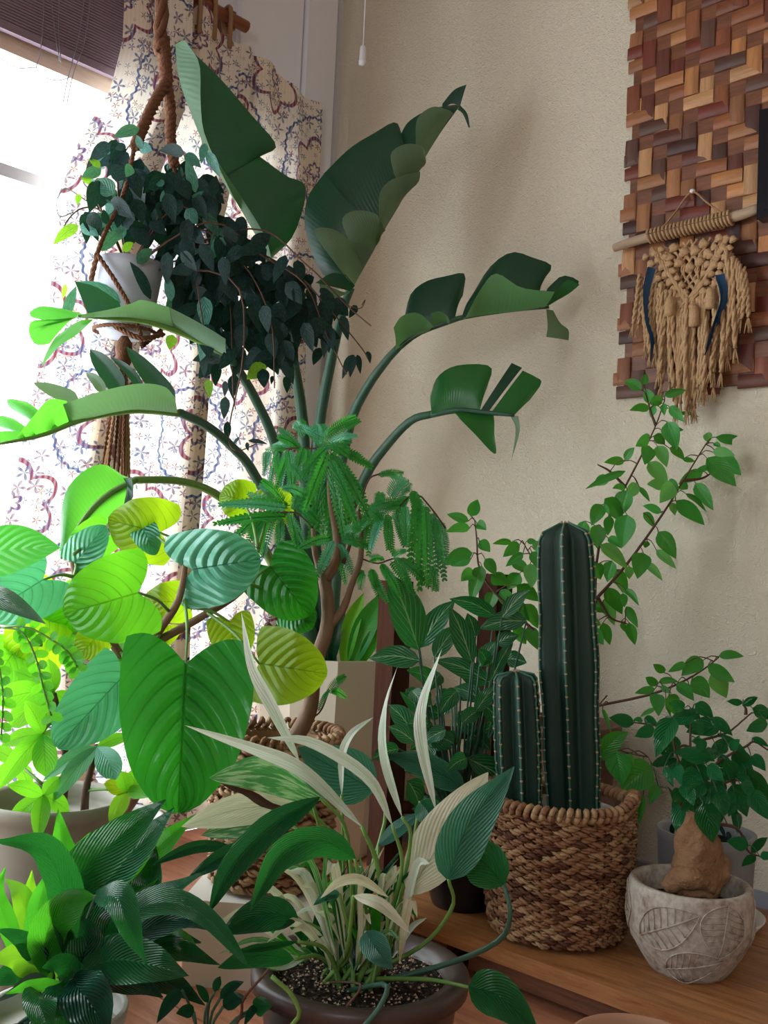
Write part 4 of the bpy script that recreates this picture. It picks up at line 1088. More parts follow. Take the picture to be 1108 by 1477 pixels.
spl([(338, 1222, 1.05), (280, 1222, 1.04), (218, 1248, 1.03)], 18, 'spath_dk', 10, 18, [(500, 1340, 1.06), (420, 1240, 1.05)], 'lance', r=.0018)
spl([(362, 1215, 1.03), (320, 1236, 1.02), (270, 1268, 1.02)], 26, 'spath_dk', 15, 18, [(500, 1340, 1.06), (430, 1250, 1.04)], 'lance', r=.0018)
spl([(430, 1326, 1.02), (380, 1318, 1.0), (318, 1346, .99)], 48, 'spath_dk', 10, 12, [(470, 1350, 1.04)], 'lance')
spl([(424, 1384, 1.0), (372, 1378, .98), (314, 1396, .97)], 32, 'spath', 10, 12, [(460, 1380, 1.03)], 'lance')
spl([(430, 1358, .99), (380, 1366, .98), (330, 1374, .97)], 12, 'spath', 20, 20, [(470, 1370, 1.02)], 'lance')
spl([(400, 1300, 1.08), (360, 1315, 1.07), (316, 1330, 1.06)], 24, 'cream', 20, 12, [(470, 1360, 1.06)], 'lance')
spl([(560, 1294, .99), (520, 1268, .97), (488, 1272, .96), (462, 1296, .95)], 17, 'cream', 25, 20, [(556, 1370, 1.02)], 'lance')
spl([(510, 1292, .98), (550, 1306, .96), (592, 1346, .95)], 19, 'cream', 20, 20, [(500, 1370, 1.01)], 'lance')
spl([(528, 1344, .97), (545, 1372, .95), (566, 1398, .94)], 40, 'spath_blue', 10, 16, [(520, 1380, 1.0)], 'ovate')
spl([(546, 1220, 1.1), (576, 1194, 1.1), (608, 1172, 1.1)], 22, 'spath_blue', 10, 16, [(540, 1330, 1.09)], 'lance')
spl([(606, 1156, 1.09), (622, 1176, 1.08), (640, 1204, 1.07)], 40, 'spath', 10, 16, [(580, 1330, 1.08), (596, 1220, 1.09)], 'ovate')
spl([(676, 1424, .99), (722, 1438, .97), (780, 1496, .95)], 60, 'spath', -10, 12, [(600, 1412, 1.03), (640, 1416, 1.01)], 'ovate')
spl([(490, 1290, 1.0), (470, 1292, .99), (452, 1306, .98)], 16, 'spath_blue', 10, 20, [(505, 1370, 1.02)], 'ovate')
tube('petiole', [xb + Vector((.01, -.03, 0)), (556, 1420, .95), (548, 1452, .94), (522, 1484, .93)], .0026, M['stalk'], sp, 6, 10)
tube('petiole', [xb + Vector((-.02, -.03, 0)), (520, 1420, .95), (500, 1452, .94)], .0012, M['dry'], sp, 6, 8)
# narrow cream and green shoots crowding the middle
for i in range(58):
    s_ = i / 57
    bx_ = 440 + 130 * s_ + rx.uniform(-14, 14)
    tx = 330 + 290 * s_ + rx.uniform(-26, 26)
    ty = 1240 + rx.uniform(0, 110) + (30 if s_ < .2 else 0)
    d0 = 1.06 + rx.uniform(-.05, .04)
    p0 = (bx_, 1392 - rx.uniform(0, 22), d0)
    mid = ((bx_ * .45 + tx * .55), ty + 20 + rx.uniform(-30, 10), d0 - .01)
    leaf(sp, [p0, mid, (tx, ty + rx.uniform(0, 26), d0 - .03)], rx.uniform(8, 16), M[rx.choice(['cream', 'cream', 'white_leaf', 'spath_var', 'spath', 'fern_lit'])], shape='lance', roll=rx.uniform(-30, 30), fold=18, n=9, m=2)
for i in range(16):
    a0 = (470 + rx.uniform(0, 70), 1400, 1.05 + rx.uniform(-.03, .03))
    leaf(sp, [a0, (a0[0] + rx.uniform(-20, 40), 1330, 1.05), (a0[0] + rx.uniform(-40, 90), 1215 + rx.uniform(0, 60), 1.05)], rx.uniform(10, 16), M[rx.choice(['spath', 'spath_dk', 'spath_var', 'cream'])], shape='lance', roll=rx.uniform(-30, 30), fold=20, n=9, m=2)
# withered leaf
leaf(sp, [(430, 1175, 1.05), (390, 1160, 1.04), (352, 1140, 1.03), (318, 1130, 1.02)], 15, M['dry'], shape='lance', roll=30, fold=30, n=12, m=2, wave=.3, name='withered_leaf')

# ------------------------------------------------------------------ small trailing plant in a shallow dish, bottom
tc = foot(300, 1560, .98)
tr_ = thing('trailing_plant', 'small trailing plant with dark pointed leaves in a white shallow dish', 'potted plant', tc)
tz = at(280, 1528, .98).z
lathe('dish', tc, pot_profile(.05, .07, max(.03, tz), .005, 0, .6), M['white_box'], tr_, 36)
soil(tc, .058, max(.03, tz) - .012, M['soil'], tr_)
tz0 = tc + Vector((0, 0, max(.03, tz) - .012))
for (b, t_, w_) in (((318, 1440), (352, 1416), 16), ((322, 1452), (356, 1440), 22), ((262, 1428), (226, 1476), 20), ((310, 1430), (318, 1408), 12), ((366, 1456), (392, 1452), 26), ((280, 1460), (254, 1462), 18), ((300, 1446), (282, 1420), 12), ((370, 1450), (352, 1480), 12)):
    leaf(tr_, [(*b, .95), (*t_, .94)], w_, M['spath_dk' if w_ != 26 else 'spath'], shape='ovate', fold=14, arch=.1, n=8)
    tube('stem', [tz0, ((b[0] + 290) / 2, b[1] + 30, .96), (*b, .95)], .0014, M['stalk'], tr_, 5, 8)
tube('stem', [tz0, (345, 1470, .95), (352, 1440, .94), (388, 1398, .93)], .0014, M['twig'], tr_, 5, 12)
tube('stem', [tz0, (420, 1480, .93), (424, 1440, .92), (392, 1408, .92)], .0022, M['stalk_lit'], tr_, 5, 12)

# ------------------------------------------------------------------ arrow-leaved plant in a black pot on the bench
yc = foot(668, 1300, 1.56, BZ)
sy = thing('arrowhead_plant', 'arrowhead plant with pale veined leaves in a black pot on the bench', 'potted plant', yc)
yrz = at(668, 1222, 1.56).z - BZ
lathe('pot', yc, pot_profile(.05, .072, yrz, .006, .003, .86), M['black_pot'], sy, 36)
soil(yc, .06, yrz - .012, M['soil'], sy)
yb_ = yc + Vector((0, 0, yrz - .012))
YL = conv([(235, 430, 90, 65, 185), (240, 490, 0, 480, 115), (240, 420, 410, 195, 118), (520, 500, 415, 235, 120), (320, 470, 440, 320, 100), (620, 610, 350, 500, 105), (640, 250, 425, 170, 95),
 (810, 280, 585, 315, 110), (680, 260, 812, 130, 80), (340, 620, 190, 550, 95), (440, 650, 350, 770, 92), (570, 700, 440, 640, 95), (200, 860, 90, 740, 105), (210, 920, 90, 850, 90), (130, 960, 0, 1010, 95),
 (480, 970, 650, 830, 90), (640, 850, 820, 800, 60), (490, 1010, 400, 1070, 92), (500, 1010, 770, 1210, 130), (480, 1170, 105, 1010, 150), (590, 730, 690, 850, 90), (560, 520, 640, 400, 82), (620, 600, 730, 400, 66),
 (540, 360, 500, 250, 80), (300, 700, 210, 660, 80), (360, 780, 270, 760, 80), (450, 760, 520, 880, 90), (380, 860, 280, 920, 85), (300, 900, 200, 960, 80), (420, 930, 330, 900, 80), (540, 760, 640, 640, 80),
 (470, 820, 560, 760, 85), (350, 560, 300, 640, 85), (460, 560, 560, 620, 85), (520, 880, 610, 960, 80), (260, 780, 150, 670, 70), (650, 400, 760, 360, 80), (700, 480, 800, 500, 90), (610, 520, 560, 440, 70), (240, 1250, 380, 1300, 110), (180, 1130, 240, 1260, 120)], 540, 820, 3.69, 1.12)
ry = random.Random(4)
for _ in range(26):
    x, y = ry.uniform(585, 735), ry.uniform(985, 1190); a_ = ry.uniform(0, 6.28); l_ = ry.uniform(24, 42)
    if x > 700 and y > 1120: x -= 60
    YL.append((x, y, x + l_ * math.cos(a_), y + l_ * .6 * math.sin(a_) + 6, ry.uniform(20, 30)))
for i, (a, b, c, d, w_) in enumerate(YL):
    dd = (1.50 if i < 41 else 1.55) + ry.uniform(-.05, .06)
    leaf(sy, [(a, b, dd), (c, d, dd + ry.uniform(-.04, .03))], w_, M['spath_blue' if i == 19 else 'syng'], shape='ovate', roll=ry.uniform(-22, 22), fold=14, arch=.07, n=10, wave=.04)
    tube('petiole', [yb_ + Vector((ry.uniform(-.03, .03), ry.uniform(-.03, .03), 0)), (660 + (a - 660) * .5, max(b + 30, 1110), 1.54), (a, b, dd)], [.0022, .0018, .0014], M['stalk'], sy, 5, 8)

# ------------------------------------------------------------------ feathery tree in a loose wicker basket, on a white stand
ec = foot(392, 1200, 1.46)
ezr, ezb = at(412, 1058, 1.46).z, at(400, 1284, 1.42).z
std = thing('plant_stand', 'low white box stand under the wicker basket', 'stand', ec)
Mx = Matrix.Translation(Vector((ec.x, ec.y, 0))) @ Matrix.Rotation(R(38), 4, 'Z')
MB().box((-.10, -.10, ezb - .014), (.10, .10, ezb), Mx).build('top', M['white_box'], std, smooth=False)
for s_ in (-1, 1):
    MB().box((-.095, s_ * .093 - .006, 0), (.095, s_ * .093 + .006, ezb - .014), Mx).build('side', M['white_box'], std, smooth=False)
    MB().box((s_ * .093 - .006, -.087, 0), (s_ * .093 + .006, .087, ezb - .014), Mx).build('side', M['white_box'], std, smooth=False)
def wicker(parent, c, prof, rows, nper, mats, thick, seed, stake=None, cap=300):
    """woven courses: every over-strand is a piece; the ones facing the camera are parts, the rest one joined piece"""
    rg = random.Random(seed); pieces = []
    for j in range(rows):
        s_ = (j + .5) / rows
        r_, z_ = prof(s_)
        for k in range(nper):
            a0 = 2 * math.pi * (k + (.5 if j % 2 else 0)) / nper
            span = 2 * math.pi / nper * 1.12
            pts, rd = [], []
            for q in range(6):
                t_ = q / 5; a = a0 + (t_ - .5) * span
                rr = r_ + thick * .75 * math.sin(math.pi * t_) - thick * .25
                zz = z_ + rg.uniform(-.0012, .0012) + (t_ - .5) * thick * .5 * (1 if j % 2 else -1)
                pts.append(Vector((c[0] + rr * math.cos(a), c[1] + rr * math.sin(a), c[2] + zz)))
                rd.append(thick * (.35 + .5 * math.sin(math.pi * t_)) * rg.uniform(.85, 1.15))
            mbs = MB()
            for pl in (-1, 1):
                Q = [p + Vector((0, 0, pl * thick * .42 * math.cos(q_ * 1.1 + k))) + (p - c - Vector((0, 0, p.z - c[2]))).normalized() * (pl * thick * .35 * math.sin(q_ * 1.1 + k)) for q_, p in enumerate(pts)]
                mbs.tube(Q, [x * .62 for x in rd], 4)
            v, f = mbs.v, mbs.f
            mid = pts[2]
            outw = Vector((math.cos(a0), math.sin(a0), 0))
            vis = outw.dot((CAM - mid).normalized())
            pieces.append((vis, v, f, rg.choice(mats)))
    pieces.sort(key=lambda q: -q[0])
    for vis, v, f, mt in pieces[:cap]: link('strand', v, f, mt, parent)
    if pieces[cap:]:
        mb = MB()
        for vis, v, f, mt in pieces[cap:]: mb.add(v, f)
        mb.build('strand', mats[0], parent, kind='stuff')
def rim_coil(parent, c, r, z, thick, n, mats, wob=None, name='rim_wrap'):
    for k in range(n):
        a = 2 * math.pi * k / n
        dz = wob(a) if wob else 0
        ce = Vector((c[0] + r * math.cos(a), c[1] + r * math.sin(a), c[2] + z + dz))
        tn = Vector((-math.sin(a), math.cos(a), 0)); ou = Vector((math.cos(a), math.sin(a), 0))
        pts = [ce + (ou * math.cos(q) + Vector((0, 0, 1)) * math.sin(q)) * thick + tn * (q / 6.28 - .5) * (2 * math.pi * r / n) * 1.1 for q in [x * 6.283 / 7 for x in range(8)]]
        v, f, uv = tube_data(pts, thick * .62 * random.uniform(.9, 1.12), 5)
        link(name, v, f, random.choice(mats), parent)
wb_ = thing('wicker_basket', 'pale loosely woven wicker basket holding the feathery tree', 'basket', (ec.x, ec.y, ezb))
eh = ezr - ezb
ecb = Vector((ec.x, ec.y, ezb))
wicker(wb_, ecb, lambda s_: (.080 + .012 * s_, .004 + (eh - .01) * s_), 16, 20, [M['wicker3'], M['wicker'], M['wicker3']], .0075, 2, cap=170)
lathe('liner', ecb, [(.0005, .002), (.074, .002), (.086, eh - .012), (.082, eh - .012), (.07, .006), (.0005, .006)], M['wicker'], wb_, 32)
rim_coil(wb_, ecb, .0925, eh, .006, 44, [M['wicker3'], M['wicker']])
ev = thing('feathery_tree', 'slender tree with feathery fine-leaved fronds standing in the wicker basket', 'potted plant', ecb + Vector((0, 0, .007)))
lathe('inner_pot', ecb + Vector((0, 0, .007)), pot_profile(.055, .072, eh * .86, .005, 0, .9), M['black_pot'], ev, 28)
soil(ecb, .064, eh * .82, M['soil'], ev)
e0 = ecb + Vector((.012, 0, eh * .82))
ED = 1.46
cE = lambda x, y, d=ED: (300 + x / 2.77, 560 + y / 2.77, d)
tube('trunk', [e0, cE(400, 1300), cE(425, 1120), cE(475, 960), cE(478, 850), cE(462, 750)], [.0135, .0115, .0105, .0098, .009], M['bark'], ev, 10, 24)
tube('branch', [cE(466, 765), cE(440, 700), cE(425, 640), cE(420, 560)], [.008, .005, .004, .003], M['bark'], ev, 8, 12)
tube('branch', [cE(470, 765), cE(510, 690), cE(515, 600), cE(490, 450), cE(480, 300), cE(470, 220)], [.0085, .007, .005, .0035, .002], M['bark'], ev, 8, 18)
tube('branch', [cE(490, 945), cE(540, 880), cE(575, 780), cE(610, 680), cE(610, 560), cE(600, 490)], [.007, .005, .004, .003], M['bark'], ev, 8, 18)
tube('branch', [cE(540, 700), cE(570, 620), cE(580, 560)], [.003, .002], M['twig'], ev, 6, 6)
def pinna(b, t_, w_, mt, d0, d1):
    P = crom([(b[0], b[1], d0), ((b[0] + t_[0]) / 2, (b[1] + t_[1]) / 2 - 3, (d0 + d1) / 2 - .006), (t_[0], t_[1], d1)], 20)
    hw = w_ * d0 / F * .5
    mb = MB().tube(P, .0007, 4)
    V = (CAM - P[0]).normalized(); ro = random.uniform(-.5, .5)
    N_ = 16
    SPC = (P[-1] - P[0]).length / N_ * 1.0
    for i in range(1, N_ + 1):
        s_ = i / N_; j = min(19, int(s_ * 19.99)); p = P[j].lerp(P[j + 1], s_ * 19.99 - j)
        tn = (P[j + 1] - P[j]).normalized()
        sd = tn.cross(V).normalized(); nn = sd.cross(tn)
        sd = sd * math.cos(ro) + nn * math.sin(ro)
        L = hw * (1.0 if s_ < .6 else 1 - (s_ - .6) * 1.3) * (.7 + .3 * min(1, s_ * 4))
        for q in (-1, 1):
            di = (sd * q * .9 + tn * .45 + nn * .12).normalized()
            wdt = tn * SPC
            a, m_, e = p, p + di * L * .5, p + di * L
            mb.add([a - wdt * .3, m_ - wdt * .55, e - wdt * .1, e + wdt * .15, m_ + wdt * .55, a + wdt * .3], [(0, 1, 4, 5), (1, 2, 3, 4)], [(.5, s_), (.7, s_), (.9, s_), (.9, s_), (.7, s_), (.55, s_)])
    mb.build('frond', M[mt], ev)
FR = [(480, 250, 390, 480, 62), (480, 300, 410, 590, 62), (480, 330, 490, 612, 56), (485, 310, 540, 582, 56), (485, 280, 592, 532, 56), (485, 250, 650, 500, 56), (500, 240, 640, 302, 52), (480, 200, 604, 130, 44), (490, 210, 592, 190, 36), (470, 240, 380, 350, 52), (460, 230, 408, 170, 56), (440, 220, 474, 155, 66),
 (460, 215, 370, 150, 44), (480, 230, 560, 240, 50), (470, 260, 440, 420, 54), (490, 280, 620, 420, 54),
 (250, 250, 222, 345, 36), (280, 250, 250, 372, 40), (310, 250, 290, 392, 40), (340, 250, 322, 382, 40), (370, 250, 350, 365, 40), (370, 250, 288, 165, 44), (380, 200, 350, 135, 44), (400, 250, 400, 360, 44), (330, 240, 260, 230, 36),
 (330, 500, 30, 540, 50), (320, 480, 50, 465, 50), (300, 480, 170, 428, 46), (290, 460, 208, 388, 46), (200, 510, 104, 612, 46), (230, 510, 150, 632, 48), (260, 510, 220, 672, 50), (290, 510, 286, 642, 48), (320, 510, 382, 622, 48), (340, 480, 360, 418, 46), (350, 470, 420, 560, 46), (380, 420, 300, 400, 44), (390, 380, 330, 330, 44), (330, 480, 400, 470, 44),
 (510, 610, 368, 636, 46), (510, 620, 430, 742, 50), (520, 620, 582, 746, 50), (520, 600, 642, 632, 56), (520, 590, 600, 560, 50),
 (690, 340, 764, 362, 36), (680, 480, 690, 418, 54), (700, 490, 650, 642, 50), (720, 500, 720, 642, 50), (750, 490, 780, 622, 50), (780, 470, 822, 642, 50), (810, 420, 880, 542, 56), (840, 430, 840, 702, 60), (870, 460, 880, 772, 60), (900, 490, 912, 742, 56), (930, 530, 955, 672, 46), (740, 450, 804, 378, 76), (620, 500, 580, 590, 50), (640, 500, 620, 620, 50), (660, 490, 760, 470, 50), (800, 430, 740, 520, 50), (640, 480, 700, 540, 60),
 (620, 740, 608, 802, 46), (650, 720, 682, 834, 46), (690, 700, 742, 804, 46), (730, 690, 824, 824, 46), (760, 680, 892, 772, 46), (900, 720, 916, 808, 40), (700, 685, 650, 690, 30), (740, 680, 790, 650, 34),
 (480, 1220, 546, 1150, 44), (490, 1210, 552, 1236, 40), (440, 1290, 482, 1208, 24)]
re_ = random.Random(9)
FR += [(a + re_.uniform(-22, 22), b + re_.uniform(-22, 22), c + re_.uniform(-34, 34), d + re_.uniform(-30, 30), w_) for a, b, c, d, w_ in FR[:-3]]
for i, (a, b, c, d, w_) in enumerate(FR):
    d0 = ED + re_.uniform(-.06, .05)
    blue_ = (i >= 16 and i < 43) if re_.random() < .7 else (re_.random() < .4)
    pinna((300 + a / 2.77, 560 + b / 2.77), (300 + c / 2.77, 560 + d / 2.77), w_ / 2.77, 'fine_blue' if blue_ else 'fine', d0, d0 + re_.uniform(-.03, .03))
for pts in ([(470, 220), (430, 240), (340, 240), (250, 250)], [(420, 560), (370, 510), (330, 495), (200, 505)], [(515, 600), (515, 615)], [(600, 490), (660, 485), (760, 470), (830, 420), (900, 490), (950, 560)], [(610, 680), (680, 700), (760, 680), (880, 720)], [(600, 500), (640, 370), (690, 340)], [(400, 1330), (450, 1290), (480, 1220)]):
    tube('rachis', [cE(a, b) for a, b in pts], .0013, M['twig'], ev, 5, 12)
# ------------------------------------------------------------------ dark wooden frame against the wall behind the arrowhead plant
wf = thing('wooden_frame', 'dark stained wooden plant rack with square posts behind the arrowhead plant', 'plant rack', foot(640, 1000, 1.8, BZ))
def post(pa_, pb_, wx, wy):
    a, b = A(pa_), A(pb_)
    c = (a + b) / 2
    Mt = Matrix.Translation(Vector((a.x, a.y, 0))) 
    MB().box((-wx / 2, -wy / 2, BZ), (wx / 2, wy / 2, a.z), Mt).build('post', M['dark_wood'], wf, smooth=False)
    return a
pA = post((572, 838, 1.76), (540, 1100, 1.76), .04, .045)
pB = post((716, 828, 1.78), (716, 950, 1.78), .04, .045)
for z_ in (BZ + .10, pA.z - .26):
    a, b = Vector((pA.x, pA.y, z_)), Vector((pB.x, pB.y, z_))
    tube('rail', [a, b], .011, M['dark_wood'], wf, 4, 2)

# ------------------------------------------------------------------ basket with the columnar cacti
kd = 1.47
kr = at(808, 1152, kd)
kc = Vector((kr.x, kr.y, BZ))
kh = kr.z - BZ
bk = thing('cactus_basket', 'chunky brown woven basket with thick rolled rim holding the cacti', 'basket', kc)
RB, RTp = .092, .104
kprof = lambda s_: (RB + (RTp - RB) * s_ + .006 * math.sin(math.pi * s_), .006 + (kh - .012) * s_)
wicker(bk, kc, kprof, 25, 26, [M['wicker'], M['wicker'], M['wicker2'], M['wicker3'], M['wicker']], .0060, 8, cap=298)
lathe('liner', kc, [(.0005, .002), (RB - .006, .002), (RTp - .003, kh - .006), (RTp - .008, kh - .006), (RB - .012, .008), (.0005, .008)], M['wicker2'], bk, 40)
camdir = math.atan2(CAM.y - kc.y, CAM.x - kc.x)
def handle_lift(a):
    out = 0
    for h in (camdir + R(82), camdir - R(98)):
        dl = abs((a - h + math.pi) % (2 * math.pi) - math.pi)
        out = max(out, .016 * max(0, 1 - dl / .55))
    return out
rim_coil(bk, kc, RTp + .001, kh, .0072, 60, [M['wicker'], M['wicker3'], M['wicker']], handle_lift)
ca = thing('columnar_cactus', 'dark green ribbed columnar cactus, one tall and one short stem, in the basket', 'cactus', kc + Vector((0, 0, .009)))
lathe('inner_pot', kc + Vector((0, 0, .009)), pot_profile(.066, .086, kh - .022, .004, 0, .9), M['pale_pot'], ca, 36)
soil(kc, .078, kh - .035, M['soil'], ca)
def column(base, top, r, ribs, phase, n=34):
    base, top = A(base), A(top)
    L = (top - base).length
    ax = (top - base).normalized()
    v, f, uv = [], [], []
    N1 = (Vector((1, 0, 0)) - ax * ax.x).normalized(); N2 = ax.cross(N1)
    na = ribs * 8
    tips = [[] for _ in range(ribs)]
    for i in range(n + 1):
        s_ = i / n
        if s_ > .94:
            q = (s_ - .94) / .06; rr = r * math.sqrt(max(.02, 1 - q * q)) * .96 + .0
        else:
            rr = r * (1.0 - .05 * math.cos(s_ * 5) - .10 * max(0, s_ - .5))
        c = base + ax * (L * s_)
        for k in range(na):
            a = phase + 2 * math.pi * k / na
            x = (k % 8) / 8; rib = abs(1 - 2 * x) ** 1.25       # 1 on the rib, 0 in the groove
            scal = 1 + .025 * math.sin(s_ * L / .0145 * 2 * math.pi) * (rib ** 4)
            rk = rr * (.50 + .50 * rib) * scal
            v.append(c + N1 * (rk * math.cos(a)) + N2 * (rk * math.sin(a))); uv.append((rib, s_))
            if k % 8 == 0: tips[k // 8].append(v[-1])
    for i in range(n):
        for k in range(na):
            f.append((i * na + k, i * na + (k + 1) % na, (i + 1) * na + (k + 1) % na, (i + 1) * na + k))
    f.append(tuple(n * na + k for k in range(na)))
    o = link('stem', v, f, M['cactus'], ca, uv)
    for tlist in tips:
        mb = MB(); mb.tube([p + (p - base).normalized() * 0 for p in tlist], .0016, 5)
        mb.build('rib_edge', M['cactus_rib'], o)
        mb = MB()
        cnt = int(L / .0165)
        for q in range(cnt + 1):
            s_ = q / cnt * (len(tlist) - 1); j = min(int(s_), len(tlist) - 2)
            p = tlist[j].lerp(tlist[j + 1], s_ - j)
            rr = .0030
            mb.add([p + Vector(d) * rr for d in ((1, 0, 0), (-1, 0, 0), (0, 1, 0), (0, -1, 0), (0, 0, 1), (0, 0, -1))], [(0, 2, 4), (2, 1, 4), (1, 3, 4), (3, 0, 4), (2, 0, 5), (1, 2, 5), (3, 1, 5), (0, 3, 5)])
        mb.build('areole', M['areole'], o, kind='stuff')
CACT = math.atan2(CAM.y - kc.y, CAM.x - kc.x) - .12
cb0 = kc + Vector((0, 0, kh - .035))
column((829, 1192, 1.475), (815, 754, 1.475), .0435, 6, CACT)
column((752, 1185, 1.44), (744, 968, 1.44), .0325, 7, CACT + .25)

# ------------------------------------------------------------------ weeping fig behind the cactus
gc = foot(812, 1120, 1.74, BZ)
fi = thing('weeping_fig', 'slender fig with small glossy pointed leaves spreading behind the cactus', 'potted plant', gc)
gh = at(812, 1040, 1.74).z - BZ
lathe('pot', gc, pot_profile(.07, .092, gh, .008, .005, .88), M['clay_brown'], fi, 36)
soil(gc, .076, gh - .03, M['soil'], fi)
g0 = gc + Vector((0, 0, gh - .03))
GD = 1.70
tube('trunk', [g0, (812, 960, GD), (830, 905, GD), (858, 866, GD - .02)], [.009, .008, .006], M['twig'], fi, 8, 12)
BR = [[(858, 866), (896, 824), (925, 786), (963, 731), (986, 693), (1018, 641)], [(858, 866), (862, 800), (880, 745), (902, 702), (925, 658), (946, 614), (959, 577)],
      [(818, 950), (760, 900), (710, 850), (691, 817), (688, 780), (685, 751)], [(818, 940), (790, 870), (770, 812), (757, 786)], [(812, 1040), (835, 1026), (862, 1018), (938, 1002), (985, 983), (1017, 964), (1037, 948)],
      [(862, 860), (880, 890), (905, 900)], [(946, 614), (938, 592), (935, 580)], [(902, 702), (880, 680), (862, 670)], [(986, 693), (1012, 690), (1030, 680)], [(820, 1040), (870, 1080), (900, 1085), (935, 1092)]]
def petiole_to(p, samples, parent, mat, lim=.12):
    q = min(samples, key=lambda s_: (s_ - p).length)
    if .004 < (q - p).length < lim:
        tube('petiole', [q, q.lerp(p, .5) + Vector((0, 0, .12 * (q - p).length)), p], [.0010, .0007], mat, parent, 4, 4)
fig_pts = []
for i, b in enumerate(BR):
    fig_pts += crom([(x, y, GD - .02 - (.10 if i in (4, 9) else 0) * k / (len(b) - 1)) for k, (x, y) in enumerate(b)], 16)
    tube('branch', [(x, y, GD - .02 - (.10 if i in (4, 9) else 0) * k / (len(b) - 1)) for k, (x, y) in enumerate(b)], [.0028, .002, .001], M['twig'], fi, 6, 16)
tube('twig', [(863, 1018, GD - .05), (870, 1010, GD - .05), (876, 1003, GD - .05)], .0012, M['twig'], fi, 5, 4)
L5 = conv([(430, 110, 358, 72, 50), (440, 85, 455, 38, 35), (545, 140, 640, 115, 40), (485, 180, 450, 115, 50), (470, 205, 385, 212, 40), (480, 185, 530, 160, 50), (570, 195, 635, 260, 50), (610, 230, 705, 245, 20), (560, 270, 600, 390, 90), (530, 310, 625, 310, 45), (470, 350, 410, 385, 62), (490, 340, 540, 375, 50), (470, 390, 450, 470, 75), (510, 390, 550, 480, 66), (570, 400, 635, 450, 48), (635, 455, 690, 465, 24),
 (465, 470, 550, 580, 74), (345, 465, 258, 470, 42), (350, 460, 390, 405, 44), (350, 515, 180, 590, 38), (270, 545, 205, 580, 52), (800, 345, 960, 375, 50), (765, 370, 755, 330, 42), (790, 375, 820, 395, 28), (785, 420, 880, 435, 48), (810, 430, 910, 520, 78), (755, 450, 880, 570, 95), (735, 515, 630, 570, 55), (700, 515, 800, 500, 28), (700, 575, 775, 690, 70), (605, 660, 725, 765, 80), (600, 660, 660, 730, 30), (650, 625, 740, 705, 26), (590, 580, 530, 660, 84), (560, 570, 610, 600, 52), (545, 590, 470, 580, 52), (620, 580, 655, 600, 42), (580, 670, 595, 725, 38), (530, 720, 450, 690, 40), (440, 720, 490, 785, 44), (420, 590, 465, 655, 28), (350, 600, 295, 600, 32), (410, 575, 360, 640, 64), (360, 610, 330, 720, 90), (250, 650, 325, 750, 80), (235, 680, 190, 770, 70), (240, 690, 268, 720, 32), (270, 735, 265, 820, 48), (360, 730, 340, 870, 100), (215, 780, 210, 880, 80), (150, 760, 140, 860, 64), (265, 845, 325, 890, 44), (225, 880, 345, 985, 68), (160, 880, 175, 945, 48), (515, 815, 590, 930, 80), (505, 905, 590, 985, 44), (455, 970, 525, 1045, 40), (440, 920, 415, 1030, 90), (370, 985, 370, 1040, 44), (285, 960, 265, 1050, 68), (200, 970, 225, 1040, 62), (290, 1000, 350, 1110, 70), (180, 1010, 170, 1130, 74), (260, 1090, 325, 1205, 80), (165, 1170, 255, 1210, 62), (250, 1150, 290, 1260, 64), (355, 1185, 405, 1275, 50), (370, 1265, 395, 1360, 58), (330, 1265, 355, 1310, 28), (240, 1265, 270, 1360, 54), (180, 1300, 235, 1365, 58), (170, 1340, 205, 1430, 48), (355, 1100, 410, 1170, 34), (340, 1120, 345, 1180, 38), (165, 1255, 220, 1275, 42), (460, 860, 450, 890, 32), (500, 190, 480, 240, 40), (540, 180, 545, 230, 34)], 800, 530, 3.435, 1.16)
L4 = conv([(465, 130, 490, 68, 52), (455, 150, 375, 125, 38), (460, 180, 372, 195, 40), (490, 160, 525, 185, 42), (500, 235, 540, 275, 46), (470, 285, 360, 330, 62), (465, 310, 390, 335, 52), (525, 310, 565, 370, 48), (480, 370, 430, 400, 58), (510, 340, 470, 480, 66), (550, 380, 610, 415, 62), (635, 240, 565, 245, 28), (670, 250, 608, 295, 52), (685, 285, 620, 335, 38), (640, 320, 705, 370, 48), (720, 280, 755, 350, 48), (730, 270, 775, 250, 52), (715, 330, 720, 420, 62), (670, 370, 625, 430, 62), (700, 235, 740, 240, 24), (660, 420, 740, 480, 60), (590, 440, 640, 520, 60), (560, 450, 540, 520, 56), (620, 470, 700, 560, 60), (690, 500, 740, 590, 60), (650, 540, 600, 600, 60), (700, 600, 740, 680, 60), (640, 600, 690, 660, 56)], 520, 700, 2.916, 1.14)
L8 = conv([(790, 75, 935, 75, 56), (720, 135, 875, 230, 86), (745, 180, 830, 325, 115), (690, 100, 565, 190, 100), (575, 120, 475, 170, 54), (440, 180, 375, 130, 54), (390, 265, 325, 215, 58), (380, 285, 262, 310, 48), (405, 240, 520, 240, 44), (420, 270, 480, 310, 44), (520, 255, 620, 350, 80), (615, 225, 720, 330, 115), (600, 260, 700, 330, 54), (380, 315, 400, 445, 100), (470, 320, 510, 440, 95), (450, 370, 480, 460, 24), (380, 410, 290, 460, 34), (40, 410, 90, 550, 26),
 (0, 740, 185, 580, 120), (130, 690, 165, 880, 155), (215, 700, 240, 760, 34), (360, 790, 175, 940, 190), (400, 905, 350, 1015, 74), (305, 965, 250, 1190, 64)], 860, 930, 4.468, 1.12)
rf = random.Random(21)
